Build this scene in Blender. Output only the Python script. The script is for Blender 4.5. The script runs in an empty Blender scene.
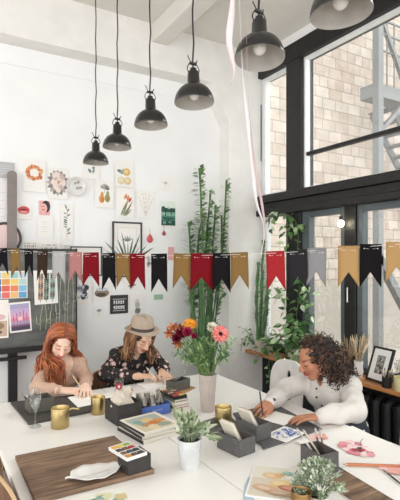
import bpy, bmesh, math, random
import numpy as np
from mathutils import Vector, Matrix, Euler
random.seed(7)
PI = math.pi
SC = bpy.context.scene
COL = SC.collection
V = Vector

# ---------------------------------------------------------------- survey of the room
# camera at the origin of the plan, 1.65 m up, level, turned 30.8 degrees from the window wall
F, HZ, CX, CAMZ = 460.0, 260.0, 200.0, 1.65
YAW = math.radians(30.8)
cY, sY = math.cos(YAW), math.sin(YAW)
TZ = 0.75           # table top
WALLY = 4.05        # plane of the wall with the drawings
WINX = 3.10         # window plane
SILLZ = 0.72

def ray(px, py):
    a = (px - CX) / F; b = -(py - HZ) / F
    return V((a * cY + sY, -a * sY + cY, b))
def T(px, py, z=TZ):
    r = ray(px, py); t = (z - CAMZ) / r.z
    return V((r.x * t, r.y * t, z))
def W(px, py, y=WALLY):
    r = ray(px, py); t = y / r.y
    return V((r.x * t, y, CAMZ + r.z * t))

# ---------------------------------------------------------------- colours and materials
def C(h):
    h = h.lstrip('#')
    return tuple(int(h[i:i + 2], 16) / 255 for i in (0, 2, 4))
def lin(c):
    return tuple((v / 12.92 if v <= .04045 else ((v + .055) / 1.055) ** 2.4) for v in c)
def vary(c, a, rnd=random):
    k = 1 + rnd.uniform(-a, a)
    return tuple(max(0, min(1, v * k)) for v in c)
def mixc(a, b, t):
    return tuple(x * (1 - t) + y * t for x, y in zip(a, b))

def new_mat(name):
    m = bpy.data.materials.new(name); m.use_nodes = True
    nt = m.node_tree
    return m, nt, nt.nodes['Principled BSDF']
def nd(nt, typ, **kw):
    n = nt.nodes.new(typ)
    for k, v in kw.items():
        setattr(n, k, v)
    return n
def coords(nt, scale=(1, 1, 1), rot=(0, 0, 0), which='Object'):
    t = nd(nt, 'ShaderNodeTexCoord'); mp = nd(nt, 'ShaderNodeMapping')
    mp.inputs['Scale'].default_value = scale; mp.inputs['Rotation'].default_value = rot
    nt.links.new(t.outputs[which], mp.inputs['Vector'])
    return mp.outputs['Vector']

def M(name, col, rough=.5, metal=0, var=.08, scale=14, bump=0, bscale=60, spec=.5, sss=0, stretch=(1, 1, 1)):
    """plain surface: base colour broken by noise, optional fine bump"""
    m, nt, b = new_mat(name)
    c = lin(C(col) if isinstance(col, str) else col)
    vec = coords(nt, stretch)
    n = nd(nt, 'ShaderNodeTexNoise'); n.inputs['Scale'].default_value = scale; n.inputs['Detail'].default_value = 4
    nt.links.new(vec, n.inputs['Vector'])
    r = nd(nt, 'ShaderNodeValToRGB')
    r.color_ramp.elements[0].position = .3; r.color_ramp.elements[1].position = .7
    r.color_ramp.elements[0].color = (*[v * (1 - var) for v in c], 1)
    r.color_ramp.elements[1].color = (*[min(1, v * (1 + var)) for v in c], 1)
    nt.links.new(n.outputs['Fac'], r.inputs['Fac']); nt.links.new(r.outputs['Color'], b.inputs['Base Color'])
    b.inputs['Roughness'].default_value = rough; b.inputs['Metallic'].default_value = metal
    b.inputs['Specular IOR Level'].default_value = spec
    if sss:
        b.inputs['Subsurface Weight'].default_value = sss; b.inputs['Subsurface Radius'].default_value = (.01, .004, .002)
    if bump:
        n2 = nd(nt, 'ShaderNodeTexNoise'); n2.inputs['Scale'].default_value = bscale
        nt.links.new(vec, n2.inputs['Vector'])
        bp = nd(nt, 'ShaderNodeBump'); bp.inputs['Strength'].default_value = bump; bp.inputs['Distance'].default_value = .01
        nt.links.new(n2.outputs['Fac'], bp.inputs['Height']); nt.links.new(bp.outputs['Normal'], b.inputs['Normal'])
    return m

def MC(name, rough=.6, sss=0, trans=0, var=.06, scale=40, bump=0, spec=.4):
    """surface whose own colour is stored per face (printed paper, petals, leaves, hair)"""
    m, nt, b = new_mat(name)
    a = nd(nt, 'ShaderNodeAttribute', attribute_name='Col')
    n = nd(nt, 'ShaderNodeTexNoise'); n.inputs['Scale'].default_value = scale
    nt.links.new(coords(nt), n.inputs['Vector'])
    r = nd(nt, 'ShaderNodeMapRange'); r.inputs['To Min'].default_value = 1 - var; r.inputs['To Max'].default_value = 1 + var
    nt.links.new(n.outputs['Fac'], r.inputs['Value'])
    mx = nd(nt, 'ShaderNodeVectorMath', operation='SCALE')
    nt.links.new(a.outputs['Color'], mx.inputs[0]); nt.links.new(r.outputs['Result'], mx.inputs['Scale'])
    nt.links.new(mx.outputs['Vector'], b.inputs['Base Color'])
    b.inputs['Roughness'].default_value = rough; b.inputs['Specular IOR Level'].default_value = spec
    if sss:
        b.inputs['Subsurface Weight'].default_value = sss; b.inputs['Subsurface Radius'].default_value = (.012, .005, .003)
    if trans:
        tr = nd(nt, 'ShaderNodeBsdfTranslucent'); nt.links.new(mx.outputs['Vector'], tr.inputs['Color'])
        ms = nd(nt, 'ShaderNodeMixShader'); ms.inputs['Fac'].default_value = trans
        nt.links.new(b.outputs[0], ms.inputs[1]); nt.links.new(tr.outputs[0], ms.inputs[2])
        nt.links.new(ms.outputs[0], nt.nodes['Material Output'].inputs['Surface'])
    if bump:
        bp = nd(nt, 'ShaderNodeBump'); bp.inputs['Strength'].default_value = bump; bp.inputs['Distance'].default_value = .004
        n3 = nd(nt, 'ShaderNodeTexNoise'); n3.inputs['Scale'].default_value = 260
        nt.links.new(coords(nt), n3.inputs['Vector']); nt.links.new(n3.outputs['Fac'], bp.inputs['Height'])
        nt.links.new(bp.outputs['Normal'], b.inputs['Normal'])
    return m

def wood(name, c1, c2, rough=.55, stretch=(1.5, 22, 22), planks=None):
    m, nt, b = new_mat(name)
    vec = coords(nt, stretch)
    n = nd(nt, 'ShaderNodeTexNoise'); n.inputs['Scale'].default_value = 3; n.inputs['Detail'].default_value = 7; n.inputs['Distortion'].default_value = .6
    nt.links.new(vec, n.inputs['Vector'])
    r = nd(nt, 'ShaderNodeValToRGB')
    r.color_ramp.elements[0].position = .32; r.color_ramp.elements[1].position = .68
    r.color_ramp.elements[0].color = (*lin(C(c1)), 1); r.color_ramp.elements[1].color = (*lin(C(c2)), 1)
    nt.links.new(n.outputs['Fac'], r.inputs['Fac'])
    out = r.outputs['Color']
    n2 = nd(nt, 'ShaderNodeTexNoise'); n2.inputs['Scale'].default_value = 6; n2.inputs['Detail'].default_value = 5
    nt.links.new(coords(nt), n2.inputs['Vector'])
    mr = nd(nt, 'ShaderNodeMapRange'); mr.inputs['From Min'].default_value = .3; mr.inputs['From Max'].default_value = .7
    mr.inputs['To Min'].default_value = .75; mr.inputs['To Max'].default_value = 1.2
    nt.links.new(n2.outputs['Fac'], mr.inputs['Value'])
    sc = nd(nt, 'ShaderNodeVectorMath', operation='SCALE'); nt.links.new(out, sc.inputs[0]); nt.links.new(mr.outputs['Result'], sc.inputs['Scale'])
    nt.links.new(sc.outputs['Vector'], b.inputs['Base Color'])
    b.inputs['Roughness'].default_value = rough
    bp = nd(nt, 'ShaderNodeBump'); bp.inputs['Strength'].default_value = .25; bp.inputs['Distance'].default_value = .004
    nt.links.new(n.outputs['Fac'], bp.inputs['Height']); nt.links.new(bp.outputs['Normal'], b.inputs['Normal'])
    return m

def glass_sheet(name):
    """clear flat pane: lets light straight through, mirrors a little at grazing angles"""
    m, nt, b = new_mat(name)
    nt.nodes.remove(b)
    t = nd(nt, 'ShaderNodeBsdfTransparent'); t.inputs['Color'].default_value = (.96, .975, .97, 1)
    g = nd(nt, 'ShaderNodeBsdfGlossy'); g.inputs['Roughness'].default_value = .02
    lw = nd(nt, 'ShaderNodeLayerWeight'); lw.inputs['Blend'].default_value = .5
    pw = nd(nt, 'ShaderNodeMath', operation='POWER'); pw.inputs[1].default_value = 4
    fr = nd(nt, 'ShaderNodeMapRange'); fr.inputs['To Min'].default_value = .10; fr.inputs['To Max'].default_value = .8
    nt.links.new(lw.outputs['Facing'], pw.inputs[0]); nt.links.new(pw.outputs[0], fr.inputs['Value'])
    n = nd(nt, 'ShaderNodeTexNoise'); n.inputs['Scale'].default_value = 3
    nt.links.new(coords(nt), n.inputs['Vector'])
    bp = nd(nt, 'ShaderNodeBump'); bp.inputs['Strength'].default_value = .02
    nt.links.new(n.outputs['Fac'], bp.inputs['Height']); nt.links.new(bp.outputs['Normal'], g.inputs['Normal'])
    mx = nd(nt, 'ShaderNodeMixShader')
    nt.links.new(fr.outputs[0], mx.inputs[0]); nt.links.new(t.outputs[0], mx.inputs[1]); nt.links.new(g.outputs[0], mx.inputs[2])
    nt.links.new(mx.outputs[0], nt.nodes['Material Output'].inputs['Surface'])
    return m

def emit(name, col, strength):
    m, nt, b = new_mat(name)
    b.inputs['Emission Color'].default_value = (*lin(C(col)), 1); b.inputs['Emission Strength'].default_value = strength
    n = nd(nt, 'ShaderNodeTexNoise'); nt.links.new(coords(nt), n.inputs['Vector'])
    r = nd(nt, 'ShaderNodeValToRGB'); r.color_ramp.elements[0].color = (.8, .8, .78, 1); r.color_ramp.elements[1].color = (.9, .88, .8, 1)
    nt.links.new(n.outputs['Fac'], r.inputs['Fac']); nt.links.new(r.outputs['Color'], b.inputs['Base Color'])
    return m

# ---------------------------------------------------------------- mesh building
def basis(d, up=V((0, 0, 1))):
    """matrix whose z axis is d"""
    z = V(d).normalized(); u = V(up)
    if abs(z.dot(u)) > .97: u = V((1, 0, 0)) if abs(z.x) < .9 else V((0, 1, 0))
    x = u.cross(z).normalized(); y = z.cross(x)
    return Matrix((x, y, z)).transposed()

WHITE = (.9, .9, .9)
class MB:
    def __init__(s): s.v = []; s.f = []; s.c = []
    def add(s, verts, faces, col=WHITE):
        o = len(s.v); s.v += [tuple(p) for p in verts]
        s.f += [tuple(i + o for i in f) for f in faces]
        if isinstance(col, list): s.c += col
        else: s.c += [col] * len(faces)
        return s
    def box(s, c, size, R=None, col=WHITE):
        c = V(c); hx, hy, hz = size[0] / 2, size[1] / 2, size[2] / 2
        if R is None: R = Matrix.Identity(3)
        elif isinstance(R, (int, float)): R = Matrix.Rotation(R, 3, 'Z')
        vs = [c + R @ V((x * hx, y * hy, z * hz)) for x in (-1, 1) for y in (-1, 1) for z in (-1, 1)]
        return s.add(vs, [(0, 1, 3, 2), (4, 6, 7, 5), (0, 4, 5, 1), (2, 3, 7, 6), (0, 2, 6, 4), (1, 5, 7, 3)], col)
    def span(s, a, b, col=WHITE):
        return s.box([(x + y) / 2 for x, y in zip(a, b)], [abs(y - x) for x, y in zip(a, b)], None, col)
    def bar(s, a, b, w, h=None, col=WHITE, up=(0, 0, 1)):
        a, b = V(a), V(b); R = basis(b - a, up)
        return s.box((a + b) / 2, (w, h or w, (b - a).length), R, col)
    def tube(s, pts, r, seg=8, col=WHITE, caps=True, closed=False):
        pts = [V(p) for p in pts]; n = len(pts)
        if not hasattr(r, '__len__'): r = [r] * n
        vs, fs = [], []
        prev = None
        for i, p in enumerate(pts):
            if closed: d = pts[(i + 1) % n] - pts[i - 1]
            else: d = pts[min(i + 1, n - 1)] - pts[max(i - 1, 0)]
            if d.length < 1e-9: d = V((0, 0, 1))
            d.normalize()
            if prev is None:
                R = basis(d); x = R.col[0].copy()
            else:
                x = prev - d * prev.dot(d)
                if x.length < 1e-6: x = basis(d).col[0].copy()
                x.normalize()
            prev = x; y = d.cross(x)
            for k in range(seg):
                a = 2 * PI * k / seg
                vs.append(p + (x * math.cos(a) + y * math.sin(a)) * r[i])
        m = n if closed else n - 1
        for i in range(m):
            for k in range(seg):
                a, b = i * seg + k, i * seg + (k + 1) % seg
                c, d2 = ((i + 1) % n) * seg + (k + 1) % seg, ((i + 1) % n) * seg + k
                fs.append((a, b, c, d2))
        if caps and not closed:
            fs.append(tuple(reversed(range(seg)))); fs.append(tuple(range((n - 1) * seg, n * seg)))
        return s.add(vs, fs, col)
    def lathe(s, prof, c=(0, 0, 0), seg=24, col=WHITE, R=None, flute=0, nfl=12):
        c = V(c); R = R or Matrix.Identity(3); vs, fs = [], []
        for (r, z) in prof:
            for k in range(seg):
                a = 2 * PI * k / seg
                rr = max(r, 1e-4) * (1 + flute * math.cos(a * nfl))
                vs.append(c + R @ V((rr * math.cos(a), rr * math.sin(a), z)))
        for i in range(len(prof) - 1):
            for k in range(seg):
                fs.append((i * seg + k, i * seg + (k + 1) % seg, (i + 1) * seg + (k + 1) % seg, (i + 1) * seg + k))
        return s.add(vs, fs, col)
    def ball(s, c, r, R=None, seg=12, rings=8, col=WHITE):
        c = V(c)
        if not hasattr(r, '__len__'): r = (r, r, r)
        R = R or Matrix.Identity(3); vs, fs = [], []
        for i in range(rings + 1):
            t = PI * i / rings
            for k in range(seg):
                a = 2 * PI * k / seg
                q = V((r[0] * max(math.sin(t), 1e-3) * math.cos(a), r[1] * max(math.sin(t), 1e-3) * math.sin(a), r[2] * math.cos(t)))
                vs.append(c + R @ q)
        for i in range(rings):
            for k in range(seg):
                fs.append((i * seg + k, (i + 1) * seg + k, (i + 1) * seg + (k + 1) % seg, i * seg + (k + 1) % seg))
        return s.add(vs, fs, col)
    def leaf(s, p, d, n, L, w, col, bend=.2, fold=.12, seg=5, tip=.0, blunt=.5):
        """leaf or petal blade: p base, d direction, n upper side"""
        p = V(p); d = V(d).normalized(); n = V(n); n = n - d * n.dot(d)
        if n.length < 1e-5: n = basis(d).col[0].copy()
        n.normalize(); x = d.cross(n)
        vs, fs = [], []
        for i in range(seg + 1):
            t = i / seg
            ww = w * .5 * (math.sin(PI * t ** blunt) if 0 < t < 1 else 0) + w * tip * (t if i else 0) * .5 + .0006
            q = p + d * (L * t) - n * (bend * L * t * t)
            vs += [q + x * ww + n * (fold * ww), q, q - x * ww + n * (fold * ww)]
        for i in range(seg):
            a = i * 3
            fs += [(a, a + 1, a + 4, a + 3), (a + 1, a + 2, a + 5, a + 4)]
        return s.add(vs, fs, col)
    def prism(s, pts, h0, h1, Mx=None, col=WHITE):
        """outline pts (2d) extruded between heights h0, h1 and carried by the 4x4 matrix Mx"""
        Mx = Mx or Matrix.Identity(4); n = len(pts)
        vs = [Mx @ V((x, y, h0)) for x, y in pts] + [Mx @ V((x, y, h1)) for x, y in pts]
        fs = [tuple(reversed(range(n))), tuple(range(n, 2 * n))] + [(i, (i + 1) % n, n + (i + 1) % n, n + i) for i in range(n)]
        return s.add(vs, fs, col)
    def build(s, name, mat, parent=None, smooth=True, bevel=0, loc=None, rotz=0, rot=None, angle=40, solid=0):
        me = bpy.data.meshes.new(name)
        me.from_pydata(s.v, [], s.f)
        if s.c:
            at = me.color_attributes.new('Col', 'FLOAT_COLOR', 'CORNER')
            arr = np.empty((len(me.loops), 4), np.float32); k = 0
            cl = [lin(c) for c in s.c]
            for f, c in zip(s.f, cl):
                arr[k:k + len(f), :3] = c; k += len(f)
            arr[:, 3] = 1
            at.data.foreach_set('color', arr.ravel())
        if smooth:
            me.polygons.foreach_set('use_smooth', [True] * len(me.polygons))
            me.set_sharp_from_angle(angle=math.radians(angle))
        me.materials.append(mat)
        o = bpy.data.objects.new(name, me); COL.objects.link(o)
        if parent: o.parent = parent
        if loc is not None: o.location = loc
        if rot is not None: o.rotation_euler = rot
        elif rotz: o.rotation_euler = (0, 0, rotz)
        if solid:
            md = o.modifiers.new('thickness', 'SOLIDIFY'); md.thickness = solid; md.offset = 0
        if bevel:
            md = o.modifiers.new('bevel', 'BEVEL'); md.width = bevel; md.segments = 2; md.limit_method = 'ANGLE'
        return o

def tag(o, label, cat, group=None, kind=None):
    o['label'] = label; o['category'] = cat
    if group: o['group'] = group
    if kind: o['kind'] = kind
    return o
def thing(name, label, cat, loc=(0, 0, 0), rotz=0, group=None):
    o = bpy.data.objects.new(name, None); o.empty_display_size = .05; COL.objects.link(o)
    o.location = loc; o.rotation_euler = (0, 0, rotz)
    return tag(o, label, cat, group)
def dup(root, loc, rotz=0, label=None, group=None, scale=None):
    r = root.copy(); COL.objects.link(r); r.location = loc; r.rotation_euler = (0, 0, rotz)
    if label: r['label'] = label
    if group: r['group'] = group
    if scale: r.scale = (scale,) * 3
    for ch in list(root.children):
        c = ch.copy(); COL.objects.link(c); c.parent = r
        for g in list(ch.children):
            d = g.copy(); COL.objects.link(d); d.parent = c
    return r
def struct(o):
    o['kind'] = 'structure'
    return o

def cat_rom(pts, n=6):
    pts = [V(p) for p in pts]; P = [pts[0] * 2 - pts[1]] + pts + [pts[-1] * 2 - pts[-2]]
    out = []
    for i in range(1, len(P) - 2):
        for k in range(n):
            t = k / n; a, b, c, d = P[i - 1], P[i], P[i + 1], P[i + 2]
            out.append(.5 * ((2 * b) + (c - a) * t + (2 * a - 5 * b + 4 * c - d) * t * t + (3 * b - a - 3 * c + d) * t ** 3))
    out.append(pts[-1])
    return out
def rrect(w, h, r, n=4):
    out = []
    for cx, cy, a0 in ((w / 2 - r, h / 2 - r, 0), (-w / 2 + r, h / 2 - r, 90), (-w / 2 + r, -h / 2 + r, 180), (w / 2 - r, -h / 2 + r, 270)):
        for k in range(n + 1):
            a = math.radians(a0 + 90 * k / n); out.append((cx + r * math.cos(a), cy + r * math.sin(a)))
    return out

# ---------------------------------------------------------------- flat artwork on sheets
class Sheet:
    """a sheet of paper or card with drawing on it; u to the right, v downward, both 0..1"""
    def __init__(s, o, U, Vd, thick=.0012, col=(.93, .92, .9)):
        s.o, s.U, s.Vd = V(o), V(U), V(Vd); s.N = s.Vd.cross(s.U).normalized()
        s.w, s.h = s.U.length, s.Vd.length; s.mb = MB(); s.lay = thick
        a = [s.o, s.o + s.U, s.o + s.U + s.Vd, s.o + s.Vd]
        s.mb.add(a + [p + s.N * thick for p in a], [(0, 1, 2, 3), (7, 6, 5, 4), (0, 4, 5, 1), (1, 5, 6, 2), (2, 6, 7, 3), (3, 7, 4, 0)], col)
    def P(s, u, v): return s.o + s.U * u + s.Vd * v + s.N * s.lay
    def poly(s, uv, col):
        s.lay += .00012
        s.mb.add([s.P(u, v) for u, v in uv], [tuple(range(len(uv)))], col)
    def rect(s, u0, v0, u1, v1, col): s.poly([(u0, v0), (u0, v1), (u1, v1), (u1, v0)], col)
    def blob(s, u, v, ru, rv, col, ang=0, n=14, jit=0):
        pts = []
        for k in range(n):
            a = -2 * PI * k / n; j = 1 + random.uniform(-jit, jit)
            x, y = ru * s.w * math.cos(a) * j, rv * s.h * math.sin(a) * j
            X = x * math.cos(ang) - y * math.sin(ang); Y = x * math.sin(ang) + y * math.cos(ang)
            pts.append((u + X / s.w, v + Y / s.h))
        s.poly(pts, col)
    def disc(s, u, v, r, col, jit=0): s.blob(u, v, r / s.w, r / s.h, col, 0, 18, jit)
    def leaf(s, u, v, ang, L, wd, col):
        pts = []
        for k in range(6): pts.append((k / 5, math.sin(PI * k / 5) * .5))
        for k in range(4, 0, -1): pts.append((k / 5, -math.sin(PI * k / 5) * .5))
        out = []
        for t, q in pts:
            x, y = t * L, q * wd
            out.append((u + (x * math.cos(ang) - y * math.sin(ang)) / s.w, v + (x * math.sin(ang) + y * math.cos(ang)) / s.h))
        s.poly(out[::-1], col)
    def line(s, uv, wd, col):
        s.lay += .00012
        for (u0, v0), (u1, v1) in zip(uv, uv[1:]):
            dx, dy = (u1 - u0) * s.w, (v1 - v0) * s.h; L = math.hypot(dx, dy) or 1
            nx, ny = -dy / L * wd / 2 / s.w, dx / L * wd / 2 / s.h
            s.mb.add([s.P(u0 + nx, v0 + ny), s.P(u1 + nx, v1 + ny), s.P(u1 - nx, v1 - ny), s.P(u0 - nx, v0 - ny)], [(0, 1, 2, 3)], col)
    def build(s, name, parent=None, mat=None):
        return s.mb.build(name, mat or MAT['print'], parent, smooth=False)

# ---------------------------------------------------------------- smooth solids for figures (numpy signed distance + surface nets)
def nv(p): return np.array(p, np.float32)
class SDF:
    def __init__(s, h): s.h = h; s.ops = []
    def cone(s, a, b, ra, rb, k=.02, sub=False):
        a, b = nv(a), nv(b); m = max(ra, rb)
        s.ops.append(('c', (a, b, ra, rb), k, sub, np.minimum(a, b) - m, np.maximum(a, b) + m)); return s
    def chain(s, pts, rs, k=.02):
        for i in range(len(pts) - 1): s.cone(pts[i], pts[i + 1], rs[i], rs[i + 1], k)
        return s
    def ell(s, c, r, R=None, k=.02, sub=False):
        c = nv(c); R = np.eye(3, dtype=np.float32) if R is None else np.array(R, np.float32); m = max(r)
        s.ops.append(('e', (c, nv(r), R), k, sub, c - m, c + m)); return s
    def mesh(s, noise=None):
        h = s.h; adds = [o for o in s.ops if not o[3]]
        lo = np.min([o[4] for o in adds], 0) - .03; hi = np.max([o[5] for o in adds], 0) + .03
        n = np.ceil((hi - lo) / h).astype(int) + 1
        D = np.ones(n, np.float32)
        ax = [lo[i] + h * np.arange(n[i], dtype=np.float32) for i in range(3)]
        for typ, a, k, sub, l, u in s.ops:
            mg = k + 2.5 * h
            i0 = np.clip(np.floor((l - mg - lo) / h).astype(int), 0, n); i1 = np.clip(np.ceil((u + mg - lo) / h).astype(int) + 1, 0, n)
            if np.any(i1 <= i0): continue
            sl = tuple(slice(x, y) for x, y in zip(i0, i1))
            X = ax[0][sl[0]][:, None, None]; Y = ax[1][sl[1]][None, :, None]; Z = ax[2][sl[2]][None, None, :]
            if typ == 'c':
                p, q, ra, rb = a; d = q - p; L2 = float(d @ d) + 1e-12
                t = np.clip(((X - p[0]) * d[0] + (Y - p[1]) * d[1] + (Z - p[2]) * d[2]) / L2, 0, 1)
                d_ = np.sqrt((X - p[0] - t * d[0]) ** 2 + (Y - p[1] - t * d[1]) ** 2 + (Z - p[2] - t * d[2]) ** 2) - (ra + (rb - ra) * t)
            else:
                c, r, R = a; x, y, z = X - c[0], Y - c[1], Z - c[2]
                q = [x * R[0, i] + y * R[1, i] + z * R[2, i] for i in range(3)]
                k0 = np.sqrt(sum((q[i] / r[i]) ** 2 for i in range(3))); k1 = np.sqrt(sum((q[i] / r[i] ** 2) ** 2 for i in range(3))) + 1e-6
                d_ = k0 * (k0 - 1) / k1
            E_ = D[sl]
            if sub:
                d_ = -d_; hh = np.clip(.5 - .5 * (d_ - E_) / k, 0, 1); D[sl] = E_ * hh + d_ * (1 - hh) + k * hh * (1 - hh)
            else:
                hh = np.clip(.5 + .5 * (d_ - E_) / k, 0, 1); D[sl] = d_ * (1 - hh) + E_ * hh - k * hh * (1 - hh)
        if noise is not None:
            I = np.nonzero(np.abs(D) < .03)
            D[I] += noise(ax[0][I[0]], ax[1][I[1]], ax[2][I[2]])
        # surface nets
        S = D < 0
        a = S[:-1, :-1, :-1]; al = a.copy(); an = a.copy()
        for dx in (0, 1):
            for dy in (0, 1):
                for dz in (0, 1):
                    q = S[dx:n[0] - 1 + dx, dy:n[1] - 1 + dy, dz:n[2] - 1 + dz]; al &= q; an |= q
        act = an & ~al; cells = np.argwhere(act); idx = np.full(act.shape, -1, np.int64); idx[act] = np.arange(len(cells))
        cor = [(x, y, z) for x in (0, 1) for y in (0, 1) for z in (0, 1)]
        val = [D[cells[:, 0] + x, cells[:, 1] + y, cells[:, 2] + z] for x, y, z in cor]
        sm = np.zeros((len(cells), 3), np.float64); ct = np.zeros(len(cells))
        for i in range(8):
            for j in range(i + 1, 8):
                if sum(abs(cor[i][q] - cor[j][q]) for q in range(3)) != 1: continue
                m = (val[i] < 0) != (val[j] < 0)
                t = np.where(m, val[i] / np.where(m, val[i] - val[j], 1), 0)
                pt = np.array(cor[i])[None] + t[:, None] * (np.array(cor[j]) - np.array(cor[i]))[None]
                sm += pt * m[:, None]; ct += m
        vs = lo + h * (cells + sm / ct[:, None]); fs = []
        for axi in range(3):
            e = [0, 0, 0]; e[axi] = 1; b_, c_ = (axi + 1) % 3, (axi + 2) % 3
            A = S[tuple(slice(0, n[i] - e[i]) for i in range(3))]; B = S[tuple(slice(e[i], n[i]) for i in range(3))]
            pt = np.argwhere(A != B)
            pt = pt[(pt[:, b_] > 0) & (pt[:, c_] > 0)]
            fl = A[pt[:, 0], pt[:, 1], pt[:, 2]]
            def cell(db, dc):
                q = pt.copy(); q[:, b_] += db; q[:, c_] += dc
                return idx[q[:, 0], q[:, 1], q[:, 2]]
            quad = np.stack([cell(-1, -1), cell(0, -1), cell(0, 0), cell(-1, 0)], 1)
            quad[~fl] = quad[~fl][:, ::-1]
            fs.append(quad)
        fs = np.concatenate(fs)
        return vs, fs
def sdf_object(name, sdf, mat, parent, col=None, noise=None, origin=(0, 0, 0)):
    vs, fs = sdf.mesh(noise); me = bpy.data.meshes.new(name)
    org = np.array(origin, float)
    me.vertices.add(len(vs)); me.vertices.foreach_set('co', (vs - org).astype(np.float32).ravel())
    me.loops.add(len(fs) * 4); me.loops.foreach_set('vertex_index', fs.astype(np.int32).ravel())
    me.polygons.add(len(fs)); me.polygons.foreach_set('loop_start', np.arange(0, len(fs) * 4, 4, dtype=np.int32))
    me.update(calc_edges=True); me.validate()
    me.polygons.foreach_set('use_smooth', [True] * len(me.polygons))
    if col is not None:
        c = col(vs).astype(np.float32)
        at = me.color_attributes.new('Col', 'FLOAT_COLOR', 'POINT')
        at.data.foreach_set('color', np.concatenate([c, np.ones((len(c), 1), np.float32)], 1).ravel())
    me.materials.append(mat)
    o = bpy.data.objects.new(name, me); COL.objects.link(o)
    if parent: o.parent = parent
    md = o.modifiers.new('smooth', 'SMOOTH'); md.factor = .5; md.iterations = 2
    return o
def folds(amp, wl=.06, seed=1, dirs=5):
    rs = np.random.RandomState(seed); ks = rs.randn(dirs, 3); ks /= np.linalg.norm(ks, axis=1)[:, None]; ph = rs.rand(dirs) * 6.28
    ws = wl * (.7 + .8 * rs.rand(dirs))
    def f(x, y, z):
        s = 0
        for k, p, w in zip(ks, ph, ws):
            s = s + np.sin((x * k[0] + y * k[1] + z * k[2]) * 6.283 / w + p + 1.2 * np.sin(x * 17 + y * 13 + p))
        return amp * s / math.sqrt(dirs)
    return f
# ---------------------------------------------------------------- materials
MAT = {}
MAT['print'] = MC('printed_paper', rough=.8, var=.03, scale=60)
MAT['leaf'] = MC('leaf_green', rough=.45, trans=.25, var=.15, scale=30)
MAT['petal'] = MC('petal', rough=.6, trans=.3, var=.06)
MAT['skin'] = MC('skin', rough=.5, sss=.25, var=.03, scale=20, spec=.35)
MAT['hair'] = MC('hair', rough=.42, var=.12, scale=50, spec=.5)
MAT['felt'] = MC('felt', rough=.95, var=.05, scale=90, bump=.3, spec=.1)
MAT['misc'] = MC('painted', rough=.5, var=.04)
MAT['gloss'] = MC('glossy_paint', rough=.2, var=.04)
MAT['wall'] = M('white_painted_plaster', '#f0f0ef', .85, var=.025, scale=2.5, bump=.12, bscale=18)
MAT['wall_grey'] = M('white_painted_brickwork', '#e9e7e3', .85, var=.05, scale=5, bump=.25, bscale=25)
MAT['ceil'] = M('ceiling_paint', '#dedbd4', .9, var=.03, scale=2, bump=.08, bscale=15)
MAT['floor'] = wood('dark_floorboards', '#8d8074', '#aa9e92', .5, (22, 1.5, 22))
MAT['frame_black'] = M('worn_black_window_paint', '#161413', .5, var=.45, scale=9, bump=.35, bscale=40)
MAT['frame_white'] = M('white_window_paint', '#e6e8e8', .5, var=.05)
MAT['frame_grey'] = M('grey_blue_casement_paint', '#565f62', .45, var=.15, scale=8, bump=.15)
MAT['below'] = M('black_painted_wall_below_sill', '#1d2023', .7, var=.2)
MAT['glass'] = glass_sheet('window_glass')
MAT['shelfwood'] = wood('orange_pine', '#a2683a', '#c98d56', .4, (20, 1.2, 20))
MAT['white_top'] = M('white_laminate', '#e9e6e1', .35, var=.025, scale=4)
MAT['white_metal'] = M('white_metal', '#e2e0dc', .4)
MAT['black_metal'] = M('black_enamel', '#181716', .26, var=.25, scale=16, spec=.6)
MAT['lining'] = M('grey_enamel_lining', '#a9a49c', .5, var=.1, scale=20)
MAT['steel'] = M('steel', '#b9b5ae', .3, metal=1)
MAT['black'] = M('matt_black', '#1b1a1a', .6)
MAT['slate'] = M('slate_board', '#59595a', .7, var=.1)
MAT['darkboard'] = M('dark_grey_board', '#413d39', .7, var=.15)
MAT['box_dark'] = M('charcoal_box', '#353230', .7, var=.2, scale=20)
MAT['box_grey'] = M('grey_felt_box', '#5d5b5a', .85, var=.12, scale=50, bump=.2, bscale=150)
MAT['box_olive'] = M('olive_grey_box', '#54524a', .6, var=.15)
MAT['gold'] = M('brushed_gold', '#bba674', .34, metal=1, var=.08, stretch=(1, 1, 12))
MAT['brown_gold'] = M('brown_brass', '#9a7a4e', .4, metal=1)
MAT['zinc'] = M('whitewashed_zinc', '#cfd2d2', .45, var=.1, scale=18)
MAT['vase'] = M('pale_mauve_ceramic', '#b9aca4', .22, var=.05)
MAT['ceramic'] = M('white_ceramic', '#e4e2dd', .25, var=.04)
MAT['pot'] = M('off_white_clay', '#cfc6b8', .7, var=.1)
MAT['soil'] = M('soil', '#2e241c', .95, var=.3, scale=60)
MAT['boardwood'] = wood('old_brown_board', '#5a4637', '#957961', .75, (1.6, 20, 20))
MAT['bookwood'] = wood('plywood', '#94704e', '#b18b64', .6, (2, 20, 20))
MAT['chairwood'] = wood('walnut_ply', '#54392a', '#7a563f', .45, (18, 18, 1.5))
MAT['ply_edge'] = M('pale_ply_edge', '#b89a74', .5)
MAT['blue'] = M('blue_card', '#4a68ad', .6, var=.08)
MAT['clear'] = None
MAT['clear'] = glass_sheet('clear_drinking_glass')
MAT['chalk'] = M('blackboard_slate', '#626360', .8, var=.45, scale=5, stretch=(1, 1, 2.4))
MAT['radiator'] = M('black_cast_iron', '#232425', .5, var=.15)
MAT['steel_grey'] = M('grey_painted_steel', '#7f8182', .6, var=.08)
MAT['easel_grey'] = M('grey_brown_mast', '#817873', .6, var=.08)

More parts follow.
